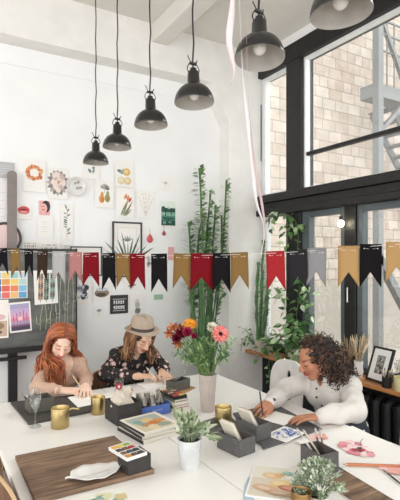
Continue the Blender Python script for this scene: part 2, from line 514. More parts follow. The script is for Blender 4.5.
# exterior wall: large pale blocks above, render below
def block_wall():
    m, nt, b = new_mat('pale_block_facade')
    t = nd(nt, 'ShaderNodeTexCoord'); sp = nd(nt, 'ShaderNodeSeparateXYZ'); nt.links.new(t.outputs['Object'], sp.inputs[0])
    cb = nd(nt, 'ShaderNodeCombineXYZ'); nt.links.new(sp.outputs['X'], cb.inputs['X']); nt.links.new(sp.outputs['Z'], cb.inputs['Y'])
    br = nd(nt, 'ShaderNodeTexBrick'); nt.links.new(cb.outputs[0], br.inputs['Vector'])
    br.inputs['Scale'].default_value = 1; br.inputs['Brick Width'].default_value = .36; br.inputs['Row Height'].default_value = .21
    br.inputs['Mortar Size'].default_value = .011; br.inputs['Mortar Smooth'].default_value = .3; br.inputs['Bias'].default_value = -.1
    br.squash = .62; br.squash_frequency = 3
    br.inputs['Color1'].default_value = (*lin(C('#d6cabf')), 1); br.inputs['Color2'].default_value = (*lin(C('#bdab9c')), 1); br.inputs['Mortar'].default_value = (*lin(C('#a39a91')), 1)
    n = nd(nt, 'ShaderNodeTexNoise'); n.inputs['Scale'].default_value = 3.5; n.inputs['Detail'].default_value = 6; nt.links.new(cb.outputs[0], n.inputs['Vector'])
    mr = nd(nt, 'ShaderNodeMapRange'); mr.inputs['From Min'].default_value = .3; mr.inputs['From Max'].default_value = .7; mr.inputs['To Min'].default_value = .82; mr.inputs['To Max'].default_value = 1.1
    nt.links.new(n.outputs['Fac'], mr.inputs['Value'])
    sc = nd(nt, 'ShaderNodeVectorMath', operation='SCALE'); nt.links.new(br.outputs['Color'], sc.inputs[0]); nt.links.new(mr.outputs['Result'], sc.inputs['Scale'])
    nt.links.new(sc.outputs['Vector'], b.inputs['Base Color'])
    bp = nd(nt, 'ShaderNodeBump'); bp.inputs['Strength'].default_value = .5; bp.inputs['Distance'].default_value = .01; bp.invert = True
    nt.links.new(br.outputs['Fac'], bp.inputs['Height']); nt.links.new(bp.outputs['Normal'], b.inputs['Normal'])
    b.inputs['Roughness'].default_value = .9
    return m
MAT['blocks'] = block_wall()
MAT['render'] = M('pale_exterior_render', '#b9b1a8', .9, var=.06, scale=2)

# ---------------------------------------------------------------- the room
struct(MB().span((-3.2, -2.6, -.1), (3.3, 4.3, 0)).build('floor', MAT['floor'], smooth=False))
struct(MB().span((-3.2, 4.05, 0), (3.13, 4.3, 3.95)).build('wall_back', MAT['wall'], smooth=False))
struct(MB().span((-3.2, -2.6, 3.83), (3.4, 4.3, 4.0)).build('ceiling', MAT['ceil'], smooth=False))
bm_ = MB().span((-3.2, 3.87, 3.42), (2.65, 4.05, 3.83))
struct(bm_.build('ceiling_beam', MAT['wall_grey'], smooth=False))
struct(MB().span((1.79, -2.6, 3.66), (1.95, 3.87, 3.83)).build('ceiling_beam', MAT['ceil'], smooth=False, bevel=.01))
struct(MB().span((-.9, -2.6, 3.66), (-.74, 3.87, 3.83)).build('ceiling_beam', MAT['ceil'], smooth=False, bevel=.01))
cl = MB().span((2.65, 3.87, 0), (3.1, 4.05, 3.83))
cl.prism([(2.43, 3.42), (2.65, 3.05), (2.65, 3.42)], -4.05, -3.87, Matrix(((1, 0, 0, 0), (0, 0, -1, 0), (0, 1, 0, 0), (0, 0, 0, 1))))
struct(cl.build('wall_column', MAT['wall_grey'], smooth=False))
# thin conduit line across the wall
struct(MB().tube([(-3.2, 4.044, 3.255), (2.6, 4.044, 3.262)], .004, 6).build('trim_1', MAT['wall'], smooth=True))

struct(MB().tube([(3.06, 3.866, 2.70), (3.06, 3.866, 3.30)], .004, 6).build('trim_2', MAT['frame_black'], smooth=True))
# window wall
wr = MB().span((3.08, -2.6, 0), (3.32, 4.05, .69)); 
struct(wr.build('wall_right', MAT['below'], smooth=False))
struct(MB().span((3.04, -2.6, 3.735), (3.32, 3.87, 3.83)).build('wall_right_lintel', MAT['wall'], smooth=False))
struct(MB().span((3.1, 3.87, .69), (3.13, 4.05, 3.83)).build('wall_right_jamb', MAT['wall'], smooth=False))
struct(MB().span((2.85, -.6, .69), (3.12, 3.865, .72)).build('window_sill', MAT['shelfwood'], smooth=False, bevel=.003))

win = bpy.data.objects.new('window_1', None); COL.objects.link(win); struct(win)
fr = MB()
fr.span((3.02, -2.6, 3.565), (3.2, 3.87, 3.735))                    # head beam
fr.span((2.98, -2.6, 2.235), (3.2, 3.865, 2.315))                   # transom: three stepped rails
fr.span((3.01, -2.6, 2.16), (3.2, 3.865, 2.235)); fr.span((2.99, -2.6, 2.105), (3.2, 3.865, 2.165))
posts = [(3.235, 3.44), (1.75, 1.93), (.1, .28), (-1.5, -1.3)]
for a, b_ in posts: fr.span((3.03, a, .72), (3.2, b_, 3.6))
for a, b_ in ((2.60, 2.72), (1.0, 1.12), (-.6, -.48)): fr.span((3.04, a, .72), (3.18, b_, 2.12))
fr.span((3.08, 1.93, 2.635), (3.13, 3.235, 2.668)); fr.span((3.08, .28, 2.635), (3.13, 1.75, 2.668))   # glazing bar
fr.span((3.05, 3.44, .72), (3.2, 3.865, .78))
o = fr.build('frame', MAT['frame_black'], win, smooth=False, bevel=.006)
# pale glazing strips round the upper panes
ws = MB()
def ring(mb, y0, y1, z0, z1, w, x0=3.07, x1=3.13):
    mb.span((x0, y0, z0), (x1, y0 + w, z1)); mb.span((x0, y1 - w, z0), (x1, y1, z1))
    mb.span((x0, y0 + w, z0), (x1, y1 - w, z0 + w)); mb.span((x0, y0 + w, z1 - w), (x1, y1 - w, z1))
ring(ws, 3.44, 3.865, 2.315, 3.565, .03); ws.span((3.06, 3.80, 2.345), (3.13, 3.835, 3.535))
ring(ws, 1.93, 3.235, 2.315, 3.565, .022); ring(ws, .28, 1.75, 2.315, 3.565, .022); ring(ws, -1.3, .1, 2.315, 3.565, .022)
ws.span((3.08, 3.80, .78), (3.14, 3.865, 2.105))
ws.build('glazing_strip', MAT['frame_white'], win, smooth=False, bevel=.003)
cs = MB()
for y0, y1 in ((2.72, 3.235), (1.93, 2.60), (1.12, 1.75), (.28, 1.0)):
    ring(cs, y0, y1, .72, 2.105, .055, 3.06, 3.13)
cs.span((3.05, 3.14, .72), (3.12, 3.235, 2.105))
cs.build('casement', MAT['frame_grey'], win, smooth=False, bevel=.004)
gl = MB()
for y0, y1, z0, z1 in ((3.46, 3.78, 2.34, 3.54), (1.95, 3.215, 2.335, 2.636), (1.95, 3.215, 2.667, 3.545), (.3, 1.73, 2.335, 3.545), (-1.28, .08, 2.335, 3.545),
                       (3.46, 3.80, .78, 2.105), (2.775, 3.14, .775, 2.05), (1.985, 2.545, .775, 2.05), (1.175, 1.695, .775, 2.05), (.335, .945, .775, 2.05), (-.48, .1, .72, 2.1), (-1.3, -.6, .72, 2.1)):
    gl.span((3.108, y0, z0), (3.112, y1, z1))
gl.build('glass', MAT['glass'], win, smooth=False)
hd = MB().tube([(3.05, 2.66, 1.30), (3.01, 2.66, 1.30), (3.01, 2.66, 1.42)], .007, 6)
hd.tube([(3.05, 2.66, 1.42), (3.01, 2.66, 1.42)], .007, 6)
hd.build('handle', MAT['steel'], win)

# outside: the wing of the house across the yard, and its fire stair
fc = struct(MB().span((3.9, 6.5, 1.15), (15, 6.9, 9.5)).build('exterior_wall', MAT['blocks'], smooth=False))
struct(MB().span((3.9, 6.47, -.3), (15, 6.9, 1.15)).build('exterior_wall_base', MAT['render'], smooth=False))
struct(MB().span((3.35, -6, -.4), (15, 6.5, -.3)).build('exterior_ground', MAT['render'], smooth=False))
fe = thing('fire_escape', 'grey steel fire escape with platform and braces in the yard outside the window', 'fire escape', (6.9, 5.4, -.3))
def fb(mb, a, b, w): mb.bar(V(a) - V((6.9, 5.4, -.3)), V(b) - V((6.9, 5.4, -.3)), w)
p = MB()
for x, y in ((6.9, 5.4), (8.6, 5.4)): fb(p, (x, y, -.3), (x, y, 8.3), .13); p.build('post', MAT['steel_grey'], fe, smooth=False); p = MB()
p = MB().span((-.05, 0, 4.87), (2.4, .35, 5.1)); p.build('platform', MAT['steel_grey'], fe, smooth=False)
p = MB().span((-.05, 0, 7.1), (2.4, .35, 7.2)); p.build('platform', MAT['steel_grey'], fe, smooth=False)
for a, b_, w_ in (((6.9, 5.4, 3.9), (7.7, 5.4, 4.6), .07), ((6.9, 5.4, 6.1), (7.6, 5.4, 5.0), .07), ((6.9, 5.4, 5.9), (8.0, 5.4, 6.75), .07),
                  ((6.9, 5.4, 2.55), (8.0, 5.4, 3.7), .08), ((6.9, 5.4, 1.7), (8.0, 5.4, .3), .13)):
    p = MB(); fb(p, a, b_, w_); p.build('brace', MAT['steel_grey'], fe, smooth=False)
p = MB()
for z in (5.4, 5.7, 5.95): fb(p, (6.9, 5.4, z), (9.3, 5.4, z), .03)
for k in range(12): fb(p, (6.95 + k * .2, 5.4, 4.8), (6.95 + k * .2, 5.4, 5.95), .02)
p.build('railing', MAT['steel_grey'], fe, smooth=False)
p = MB()
for k in range(14):
    p.box((.9 + k * .17, .6, 4.9 - k * .2), (.22, .5, .03))
p.bar((.9, .36, 4.9), (3.2, .36, 2.2), .05, .14); p.bar((.9, .85, 4.9), (3.2, .85, 2.2), .05, .14)
p.build('stair', MAT['steel_grey'], fe, smooth=False)
tag(MB().tube([(.32 * math.cos(a * PI / 10), .32 * math.sin(a * PI / 10), 0) for a in range(20)], .02, 6, closed=True)
    .tube([(.32, 0, 0), (.32, 0, -1.1)], .015, 6).tube([(-.32, 0, 0), (-.32, 0, -1.1)], .015, 6).tube([(0, .32, 0), (0, .32, -1.1)], .015, 6)
    .build('stand_ring', MAT['steel_grey'], loc=(7.0, 4.55, .8)), 'thin steel ring on legs in the yard beyond the right casement', 'stand')

# ---------------------------------------------------------------- radiator
rad = thing('radiator', 'black cast iron radiator under the wooden window sill', 'radiator', (2.97, 1.75, 0))
for k in range(16):
    y = -.75 + k * .1
    fin = MB()
    for x in (-.05, .05): fin.tube(cat_rom([(x, y, .06), (x, y, .2), (x, y, .5), (x * .9, y, .575), (0, y, .6)], 3), .024, 8)
    fin.build('fin', MAT['radiator'], rad)
MB().tube([(0, -.8, .12), (0, .8, .12)], .02).tube([(0, -.8, .56), (0, .8, .56)], .02).build('pipe', MAT['radiator'], rad)
for y in (-.75, .75):
    MB().box((0, y, .03), (.12, .04, .06)).build('foot', MAT['radiator'], rad)

# ---------------------------------------------------------------- tables
def table(x0, x1, y0, y1, label):
    t = thing('work_table', label, 'table', ((x0 + x1) / 2, (y0 + y1) / 2, 0), 0, None)
    w, d = x1 - x0, y1 - y0
    MB().box((0, 0, .732), (w, d, .036)).build('tabletop', MAT['white_top'], t, smooth=False, bevel=.004)
    f = MB()
    for s in (-1, 1):
        f.box((s * (w / 2 - .06), 0, .68), (.03, d - .2, .06)); f.box((0, s * (d / 2 - .1), .68), (w - .15, .03, .06))
    f.build('apron', MAT['white_metal'], t, smooth=False)
    for sx in (-1, 1):
        for sy in (-1, 1):
            MB().box((sx * (w / 2 - .06), sy * (d / 2 - .1), .355), (.05, .05, .71)).build('leg', MAT['white_metal'], t, smooth=False)
table(.303, 1.056, .62, 3.12, 'long white table on the left, under the wooden board and gold mugs')
table(1.0605, 1.975, .62, 3.12, 'long white table on the right, under the vase and pink flower painting')

# ---------------------------------------------------------------- pendant lamps
def make_lamp(label):
    t = thing('pendant_lamp', label, 'lamp', (0, 0, 0), 0, 'row of black pendant lamps')
    out = [(.098, 0), (.099, .004), (.096, .022), (.088, .045), (.074, .066), (.055, .082), (.036, .092), (.031, .1), (.029, .15), (.026, .158), (.012, .16), (.001, .16)]
    MB().lathe(out, seg=36).build('shade', MAT['black_metal'], t)
    inn = [(.098, 0), (.0955, .004), (.092, .022), (.084, .044), (.07, .063), (.05, .078), (.03, .086), (.001, .088)]
    MB().lathe(inn, seg=36).build('shade_lining', MAT['lining'], t)
    MB().ball((0, 0, .045), (.027, .027, .03)).lathe([(.014, .06), (.014, .088)], seg=12).build('bulb', MAT['ceramic'], t)
    r = MB()
    r.lathe([(.016, .158), (.016, .175), (.001, .176)], seg=12)
    r.tube(cat_rom([(-.026, 0, .15), (-.034, 0, .17), (-.022, 0, .195), (0, 0, .2), (.022, 0, .195), (.034, 0, .17), (.026, 0, .15)], 4), .0025, 6)
    r.tube([(-.018, 0, .2), (.018, 0, .2)], .008, 8); r.tube([(.012, 0, .2), (.03, .01, .225)], .003, 5); r.tube([(-.01, 0, .2), (-.026, .008, .24)], .0025, 5)
    r.build('hook', MAT['black_metal'], t)
    pts = [(0, 0, .176)] + [(.003 * math.sin(k * 1.9), .003 * math.cos(k * 2.3), .22 + k * (1.17 / 14)) for k in range(14)] + [(0, 0, 1.4)]
    MB().tube(pts, .0042, 6).build('cord', MAT['black'], t)
    MB().lathe([(.001, 1.372), (.04, 1.375), (.045, 1.4)], seg=16).build('ceiling_rose', MAT['black_metal'], t)
    return t
L0 = [(3.5, 2.405, 'black pendant lamp farthest from the camera, smallest of the row'),
      (3.03, 2.427, 'black pendant lamp second from the far end of the row'),
      (2.49, 2.443, 'black pendant lamp hanging third from the far end of the row'),
      (1.98, 2.425, 'black pendant lamp hanging in front of the white ceiling beam, fourth from the far end'),
      (1.453, 2.439, 'black pendant lamp showing its round bulb, beside the narrow window'),
      (1.045, 2.440, 'nearest and largest black pendant lamp, cut off by the top edge')]
proto = make_lamp(L0[0][2])
TILT = [(0, 0), (-.02, .02), (-.03, -.02), (-.06, .0), (-.11, .07), (-.03, -.04)]
for i, (y, z, lb) in enumerate(L0):
    o = proto if i == 0 else dup(proto, (0, 0, 0), 0, lb)
    o.location = (1.14, y, z)
    a, b_ = TILT[i]
    o['label'] = lb
    for ch in o.children:
        if ch.name.split('.')[0] in ('shade', 'shade_lining', 'bulb', 'hook'):
            # the shade swings on its hook
            R = Matrix.Rotation(a, 4, 'X') @ Matrix.Rotation(b_, 4, 'Y'); piv = V((0, 0, .2))
            ch.location = piv - R @ piv; ch.rotation_euler = R.to_euler()
# ---------------------------------------------------------------- drawings on the wall
PAPER = (.935, .925, .905)
INK = C('#3a3a3c')
def pin(name, label, px, draw=None, col=PAPER, y=4.041, tilt=0, cat='drawing', group=None, frame=None, thick=.0015):
    """sheet hung flat on the wall; px = left, top, right, bottom as surveyed from the camera"""
    x0, z1 = W(px[0], (px[1] + px[3]) / 2, y).x, W((px[0] + px[2]) / 2, px[1], y).z
    x1, z0 = W(px[2], (px[1] + px[3]) / 2, y).x, W((px[0] + px[2]) / 2, px[3], y).z
    w, h = x1 - x0, z1 - z0
    o = V(((x0 + x1) / 2, y, (z0 + z1) / 2)); R = Matrix.Rotation(tilt, 3, 'Y')
    U = R @ V((w, 0, 0)); Vd = R @ V((0, 0, -h))
    sh = Sheet(-(U + Vd) / 2, U, Vd, thick, col)
    if draw: draw(sh)
    ob = sh.build(name); ob.location = o
    tag(ob, label, cat, group)
    return ob, w, h, U, Vd

def d_wreath(s):
    for k in range(30):
        a = 2 * PI * k / 30 + random.uniform(-.1, .1); r = .30 + random.uniform(-.05, .05)
        s.blob(.5 + r * math.cos(a), .42 + r * .95 * math.sin(a) * s.w / s.h, .08, .055, random.choice([C('#d9945f'), C('#e2ab7b'), C('#c96f4a'), C('#e8c19c'), C('#d88a6a')]), random.uniform(0, 3), 9, .25)
    for k in range(8):
        a = 2 * PI * k / 8; s.leaf(.5 + .2 * math.cos(a), .42 + .17 * math.sin(a), a + 1, .022, .012, C('#b5673f'))
def d_peony(s):
    for k in range(16):
        a = 2 * PI * k / 16; s.leaf(.48 + .2 * math.cos(a), .48 + .2 * math.sin(a), a, .06, .035, random.choice([C('#9a9292'), C('#b5adaa'), C('#8b8685')]))
    for k in range(22):
        a = 2.4 * k; r = .28 * math.sqrt(k / 22)
        s.blob(.5 + r * math.cos(a), .45 + r * math.sin(a), .12, .1, random.choice([C('#d9c5bf'), C('#e5d6d0'), C('#c9b1aa'), C('#ead9cf')]), a, 10, .2)
    s.disc(.52, .45, .012, C('#c2946f'))
def d_lips(s):
    s.blob(.5, .42, .42, .27, C('#cf5e62'), 0, 14, .06); s.blob(.5, .38, .28, .05, C('#7d2b33')); s.blob(.5, .54, .27, .10, C('#e49a98'))
def d_pinkgirl(s):
    s.rect(.05, .03, .95, .97, C('#e7a9a5')); s.blob(.62, .4, .36, .4, C('#3f3a44')); s.blob(.42, .52, .3, .33, C('#eab7ae')); s.blob(.4, .62, .12, .05, C('#cf5a63')); s.line([(.2, .42), (.5, .38)], .004, INK)
def d_faint(s):
    for k in range(5): s.line([(.25, .2 + k * .12), (.7 - .08 * (k % 2), .2 + k * .12)], .0025, C('#c9c6c2'))
def d_sprig(s):
    s.line([(.5, .95), (.47, .6), (.52, .3), (.48, .1)], .003, C('#7c837c'))
    for k in range(13):
        v = .12 + k * .06; s.leaf(.5, v, random.choice([-.7, 3.8]) + random.uniform(-.4, .4), .035, .014, random.choice([C('#757c78'), C('#9aa19b'), C('#5f6668')]))
def d_small(s):
    for k in range(7): s.blob(random.uniform(.3, .7), random.uniform(.3, .6), .1, .07, random.choice([C('#7e8c94'), C('#5f6a70'), C('#a8b2b6')]), k, 9, .2)
def d_pears(s):
    s.line([(.55, .1), (.5, .45)], .003, C('#7b6548'))
    for u, v, c1 in ((.36, .68, '#d69a55'), (.66, .64, '#97a06a')):
        s.blob(u, v, .15, .16, C(c1), 0, 14); s.blob(u + .02, v - .17, .08, .1, C(c1)); s.blob(u + .04, v + .03, .08, .09, mixc(C(c1), C('#b5562f'), .4))
    for k in range(6): s.leaf(.52, .3, -2.6 + k * .5, .05, .026, random.choice([C('#8f9490'), C('#a6aba0'), C('#7a8076')]))
def d_lemons(s):
    for k in range(9): s.leaf(.5 + random.uniform(-.15, .1), .35 + random.uniform(-.1, .2), random.uniform(0, 6.2), .055, .03, random.choice([C('#8fa39d'), C('#a7b8b4'), C('#6f827b'), C('#b7c3bf')]))
    for u, v, c1 in ((.62, .42, '#dcb46a'), (.33, .76, '#dccfa8'), (.68, .76, '#d9c393')):
        s.blob(u, v, .2, .15, C(c1), .3); s.blob(u - .03, v - .02, .11, .08, mixc(C(c1), (1, 1, 1), .35))
def d_tulips(s):
    for k, (u, a) in enumerate(((.35, -1.1), (.5, -1.25), (.58, -1.05))):
        s.leaf(u - .12, .93, a, .17, .016, random.choice([C('#9c7f66'), C('#8a8a6a')])); s.leaf(u + .1, .38 + .05 * k, a, .06, .026, random.choice([C('#cf8a5f'), C('#b9563f')]))
    for k in range(5): s.leaf(.3 + .05 * k, .95, -1.3 + .12 * k, .1, .012, C('#7f8a6a'))
def d_twigs(s):
    for k in range(5):
        a = -2.2 + k * .33; u0, v0 = .5, .92; pts = [(u0, v0)]
        for q in range(5): u0 += .13 * math.cos(a) + random.uniform(-.03, .03); v0 += .16 * math.sin(a); pts.append((u0, v0)); s.blob(u0, v0, .03, .022, C('#cfcdca'))
        s.line(pts, .0022, C('#c3c1bd'))
def d_tiny(s):
    for k in range(5): s.blob(.4 + .05 * k, .4 + .06 * math.sin(k * 2), .07, .06, random.choice([C('#c8bdb6'), C('#b5b0ae')]), k, 8, .2)
    s.line([(.5, .5), (.45, .8)], .002, C('#a9a59f'))
def d_green(s):
    s.rect(.02, .02, .98, .98, C('#4f7d72'))
    s.rect(.02, .02, .98, .28, C('#dfe7dd')); s.rect(.02, .28, .98, .45, C('#33574e')); s.rect(.02, .45, .98, .6, C('#83ad97')); s.rect(.02, .78, .98, .98, C('#2e4f45'))
    for k in range(14): s.blob(random.uniform(.15, .85), random.uniform(.25, .9), .12, .04, random.choice([C('#6fa08c'), C('#2f5a4c'), C('#a9cdb9'), C('#d9e2c8'), C('#23423c')]), 0, 9, .3)
    s.line([(.3, .3), (.3, .6)], .01, C('#20372f')); s.line([(.7, .28), (.7, .56)], .008, C('#20372f'))
def d_drop(s):
    pass
def d_feathers(s):
    for u, c1, c2 in ((.28, '#c79a6c', '#5d4a3b'), (.52, '#3f4a44', '#7f9a86'), (.78, '#7fc0b4', '#5a4a40')):
        s.line([(u - .03, .95), (u + .05, .08)], .003, C('#6b5a4a'))
        for k in range(14):
            v = .12 + k * .055; c_ = mixc(C(c1), C(c2), .5 + .5 * math.sin(k * 1.3))
            s.leaf(u + .03 - .005 * k, v + .04, -.75, .028, .013, c_); s.leaf(u + .03 - .005 * k, v + .04, -2.4, .028, .013, c_)
def d_swatch(s):
    cols = ['#b9cbe0', '#e8cf8a', '#9fd0cf', '#c7d6df', '#4d7fa6', '#e3a35c', '#f0d27a', '#bcd6d2', '#3f5f8c', '#e06a5a', '#e98a5f', '#86c0d9', '#7aa0c9', '#e5776c', '#efc07a', '#69a5cf']
    for i in range(4):
        for j in range(4): s.rect(.03 + .24 * i, .05 + .24 * j, .25 + .24 * i, .26 + .24 * j, C(cols[(i + 4 * j) % 16]))
def d_sunset(s):
    s.rect(.07, .06, .93, .94, C('#cfb5d0'))
    for v, c_ in ((.06, '#a9a3c2'), (.22, '#c4aacb'), (.38, '#dba6c2'), (.52, '#e583a2'), (.62, '#b9a0bb'), (.74, '#8d6a86')): s.rect(.07, v, .93, min(.94, v + .22), C(c_))
    s.rect(.07, .8, .93, .94, C('#54485a'))
    for u in (.2, .35, .5, .66, .8): s.line([(u, .25 + .2 * random.random()), (u, .85)], .004, C('#6d5a78'))
    s.blob(.5, .55, .12, .07, C('#f6c7cb'))
def d_land(s):
    s.rect(.0, .05, .93, .95, C('#eee6e0')); s.rect(.0, .55, .93, .95, C('#c8b09a')); s.blob(.4, .68, .4, .1, C('#9a7c64')); s.blob(.5, .45, .35, .08, C('#d9b9b9')); s.blob(.3, .84, .4, .06, C('#6f5b4c'))
def d_machine(s):
    for k in range(26):
        s.blob(random.uniform(.25, .75), random.uniform(.25, .75), .13, .06, random.choice([C('#7d848c'), C('#4e555d'), C('#a9afb5'), C('#3a4048'), C('#c6cace')]), random.uniform(0, 3), 8, .3)
def d_text(s):
    # white block letters, two lines
    for row, n in ((.3, 5), (.58, 6)):
        for k in range(n):
            u = .2 + k * .62 / n
            s.rect(u, row, u + .07, row + .18, (.93, .93, .92))
            if k % 2: s.rect(u + .02, row + .06, u + .05, row + .12, C('#3c3b3b'))
            else: s.rect(u + .025, row + .1, u + .05, row + .18, C('#3c3b3b'))
    s.line([(.15, .22), (.88, .22)], .004, (.9, .9, .9)); s.line([(.15, .84), (.85, .84)], .004, (.9, .9, .9))
def d_sketch(s):
    for k in range(9): s.line([(.3 + .04 * k, .2 + .05 * math.sin(k)), (.4 + .03 * k, .5 + .05 * math.cos(k * 2)), (.35 + .03 * k, .8)], .002, C('#8b8b8b'))
    s.blob(.5, .4, .2, .1, C('#b5b5b3'), .3, 10, .2); s.blob(.52, .6, .22, .09, C('#77787a'), -.2, 10, .2)
def d_roundland(s):
    s.disc(.5, .5, .5 * s.w * .93, C('#e9e7e2')); s.blob(.5, .62, .42, .22, C('#8f8171')); s.blob(.5, .42, .34, .1, C('#c8cdd0')); s.blob(.45, .7, .3, .1, C('#55493f'))
def d_flower_small(s):
    s.blob(.5, .35, .25, .16, C('#8f9799'), 0, 9, .2); s.line([(.5, .4), (.52, .85)], .003, C('#6f7672'))
def d_greytext(s):
    for k in range(4): s.line([(.1, .25 + .16 * k), (.85, .25 + .16 * k)], .008, C('#c6c6c6'))
def d_lav(s):
    for k in range(9):
        u = .15 + k * .085; s.line([(u, .95), (u + random.uniform(-.04, .04), .2)], .0022, C('#8a9a76'))
        for q in range(5): s.blob(u + random.uniform(-.03, .03), .15 + q * .12, .03, .025, random.choice([C('#b9a9b0'), C('#93a07f'), C('#d1c2b5')]))

pin('wall_drawing', 'orange leaf wreath print on white paper, top left of the wall drawings', (23, 159, 45.5, 192), d_wreath)
pin('wall_drawing', 'grey and pink peony print beside the round white plate', (48, 168, 68, 199), d_peony)
pin('wall_drawing', 'sheet with red lips beside the grey easel mast', (16, 204, 31, 219), d_lips)
pin('wall_drawing', 'small pink portrait with dark hair above a blank sheet', (38.5, 200.5, 50.5, 215.5), d_pinkgirl)
pin('wall_drawing', 'near blank white sheet below the small pink portrait', (37.5, 217.5, 53, 238), d_faint)
pin('wall_drawing', 'grey botanical sprig drawing below the round white plate', (61, 203, 73, 240), d_sprig)
pin('wall_drawing', 'little blue grey flower drawing behind the farthest lamp', (84, 162, 99, 179), d_small)
pin('wall_drawing', 'pear watercolour with one ochre and one green pear', (95, 181, 113.5, 207.5), d_pears)
pin('wall_drawing', 'lemon branch watercolour with grey green leaves', (115, 161, 133.5, 187), d_lemons)
pin('wall_drawing', 'orange tulip watercolour below the lemon branch', (116, 188, 134, 218), d_tulips)
pin('wall_drawing', 'faint pencil twigs drawing right of the tulip watercolour', (137, 190, 154, 218), d_twigs)
pin('wall_drawing', 'tiny pale flower drawing above the green landscape painting', (160, 178, 171, 190), d_tiny)
pin('wall_painting', 'green lake landscape painting on the wall near the tall plant', (161, 201, 175.5, 226), d_green, cat='painting')
pin('wall_drawing', 'grey printed sheet of text cut by the left edge, above the white poster', (-6, 162, 14.5, 178), d_greytext, col=C('#b9b8b8'))
pin('wall_poster', 'plain white poster left of the grey easel mast', (-10, 179, 13, 246), d_faint, col=C('#e9e6e6'), cat='poster')
pin('wall_drawing', 'pale sketch of thin stems on the wall, topmost right of the easel mast', (22, 240, 38, 262), d_lav)
pin('wall_drawing', 'lavender stems watercolour half hidden behind the bunting', (39, 241, 60, 268), d_lav)
pin('wall_drawing', 'white sheet with grey stems near the dark frame behind the bunting', (61, 242, 71, 268), d_lav)
pin('wall_drawing', 'grey mechanical sketch hanging below the pink bunting flag', (74, 279, 92, 305), d_machine)
pin('wall_drawing', 'round landscape medallion in a pale sheet right of the mechanical sketch', (93, 281, 110.5, 300.5), d_roundland)
pin('wall_card', 'black square card with white lettering near the hat', (110, 295, 128, 313.5), d_text, col=C('#3c3b3b'), cat='card')
pin('wall_drawing', 'grey pencil figure sketch above the hat', (130.5, 294, 144, 322), d_sketch)
pin('wall_drawing', 'small sketch of a single flower below the round medallion', (94, 307, 104, 317), d_flower_small)
pin('wall_drawing', 'pale sketch with a small green mark under the bunting tails', (123, 277, 140, 291), d_sketch)
pin('wall_card', 'small sage green card right of the figure sketch', (154, 294.5, 163, 299.5), None, col=C('#9fbfa6'), cat='card')
pin('wall_drawing', 'little pencil sketch behind the bunting gap right of the framed botanical', (144, 252, 153, 271), d_sketch)
pin('wall_drawing', 'tiny pink tag on the wall right of the black bunting flag', (168, 247, 174, 260), None, col=C('#dfa9a7'))
# red drop-shaped ornaments
def ornament(label, px, r, col):
    p = W(px[0], px[1], 4.03)
    t = thing('drop_ornament', label, 'ornament', p)
    MB().lathe([(.001, -r), (r * .5, -r * .85), (r * .85, -r * .4), (r * .9, 0), (r * .6, r * .7), (r * .15, r * 1.3), (.001, r * 1.5)], seg=16, col=col, R=Matrix.Diagonal((1, .28, 1))).build('drop', MAT['gloss'], t)
    MB().tube([(0, 0, r * 1.4), (0, .01, r * 1.4 + .05)], .0015, 5, col=C('#8a6a5a')).build('string', MAT['misc'], t)
ornament('pink red drop ornament on the wall beside the framed botanical print', (150, 239), .036, C('#c8575a'))
ornament('smaller dark red drop ornament below the green landscape painting', (164, 233.5), .022, C('#a8434a'))

def wall_frame(name, label, px, draw, fcol, bar=.014, mat_col=PAPER, y=4.046, depth=.02):
    x0, z1 = W(px[0], (px[1] + px[3]) / 2, y).x, W((px[0] + px[2]) / 2, px[1], y).z
    x1, z0 = W(px[2], (px[1] + px[3]) / 2, y).x, W((px[0] + px[2]) / 2, px[3], y).z
    w, h = x1 - x0, z1 - z0
    t = thing(name, label, 'picture', ((x0 + x1) / 2, y, (z0 + z1) / 2))
    f = MB()
    for s in (-1, 1):
        f.box((s * (w - bar) / 2, -depth / 2, 0), (bar, depth, h), col=fcol); f.box((0, -depth / 2, s * (h - bar) / 2), (w - 2 * bar, depth, bar), col=fcol)
    f.build('frame', MAT['misc'], t, smooth=False, bevel=.002)
    sh = Sheet((-w / 2 + bar, -.006, h / 2 - bar), (w - 2 * bar, 0, 0), (0, 0, -(h - 2 * bar)), .001, mat_col); draw(sh); sh.build('print', t)
def d_botan(s):
    for k in range(13):
        a = -PI / 2 + (k - 6) * .2; s.leaf(.52, .8, a, .22 + .05 * (k % 3), .02, random.choice([C('#5f7068'), C('#84928a'), C('#465650'), C('#a5b0aa')]))
    s.line([(.14, .08), (.86, .08), (.86, .93), (.14, .93), (.14, .08)], .003, C('#b9bab8'))
    for k in range(5): s.leaf(.5, .35, -PI / 2 + (k - 2) * .5, .06, .012, C('#7a8781'))
wall_frame('framed_picture', 'black framed botanical print on the wall, behind the brown and red flags', (112, 222, 141.5, 277), d_botan, C('#3a3a3a'))
def d_plain(s): d_sketch(s)
wall_frame('framed_picture', 'dark framed blank picture behind the red bunting flag, right of the easel', (70, 246.5, 101.5, 276), lambda s: d_faint(s), C('#474646'), .01)

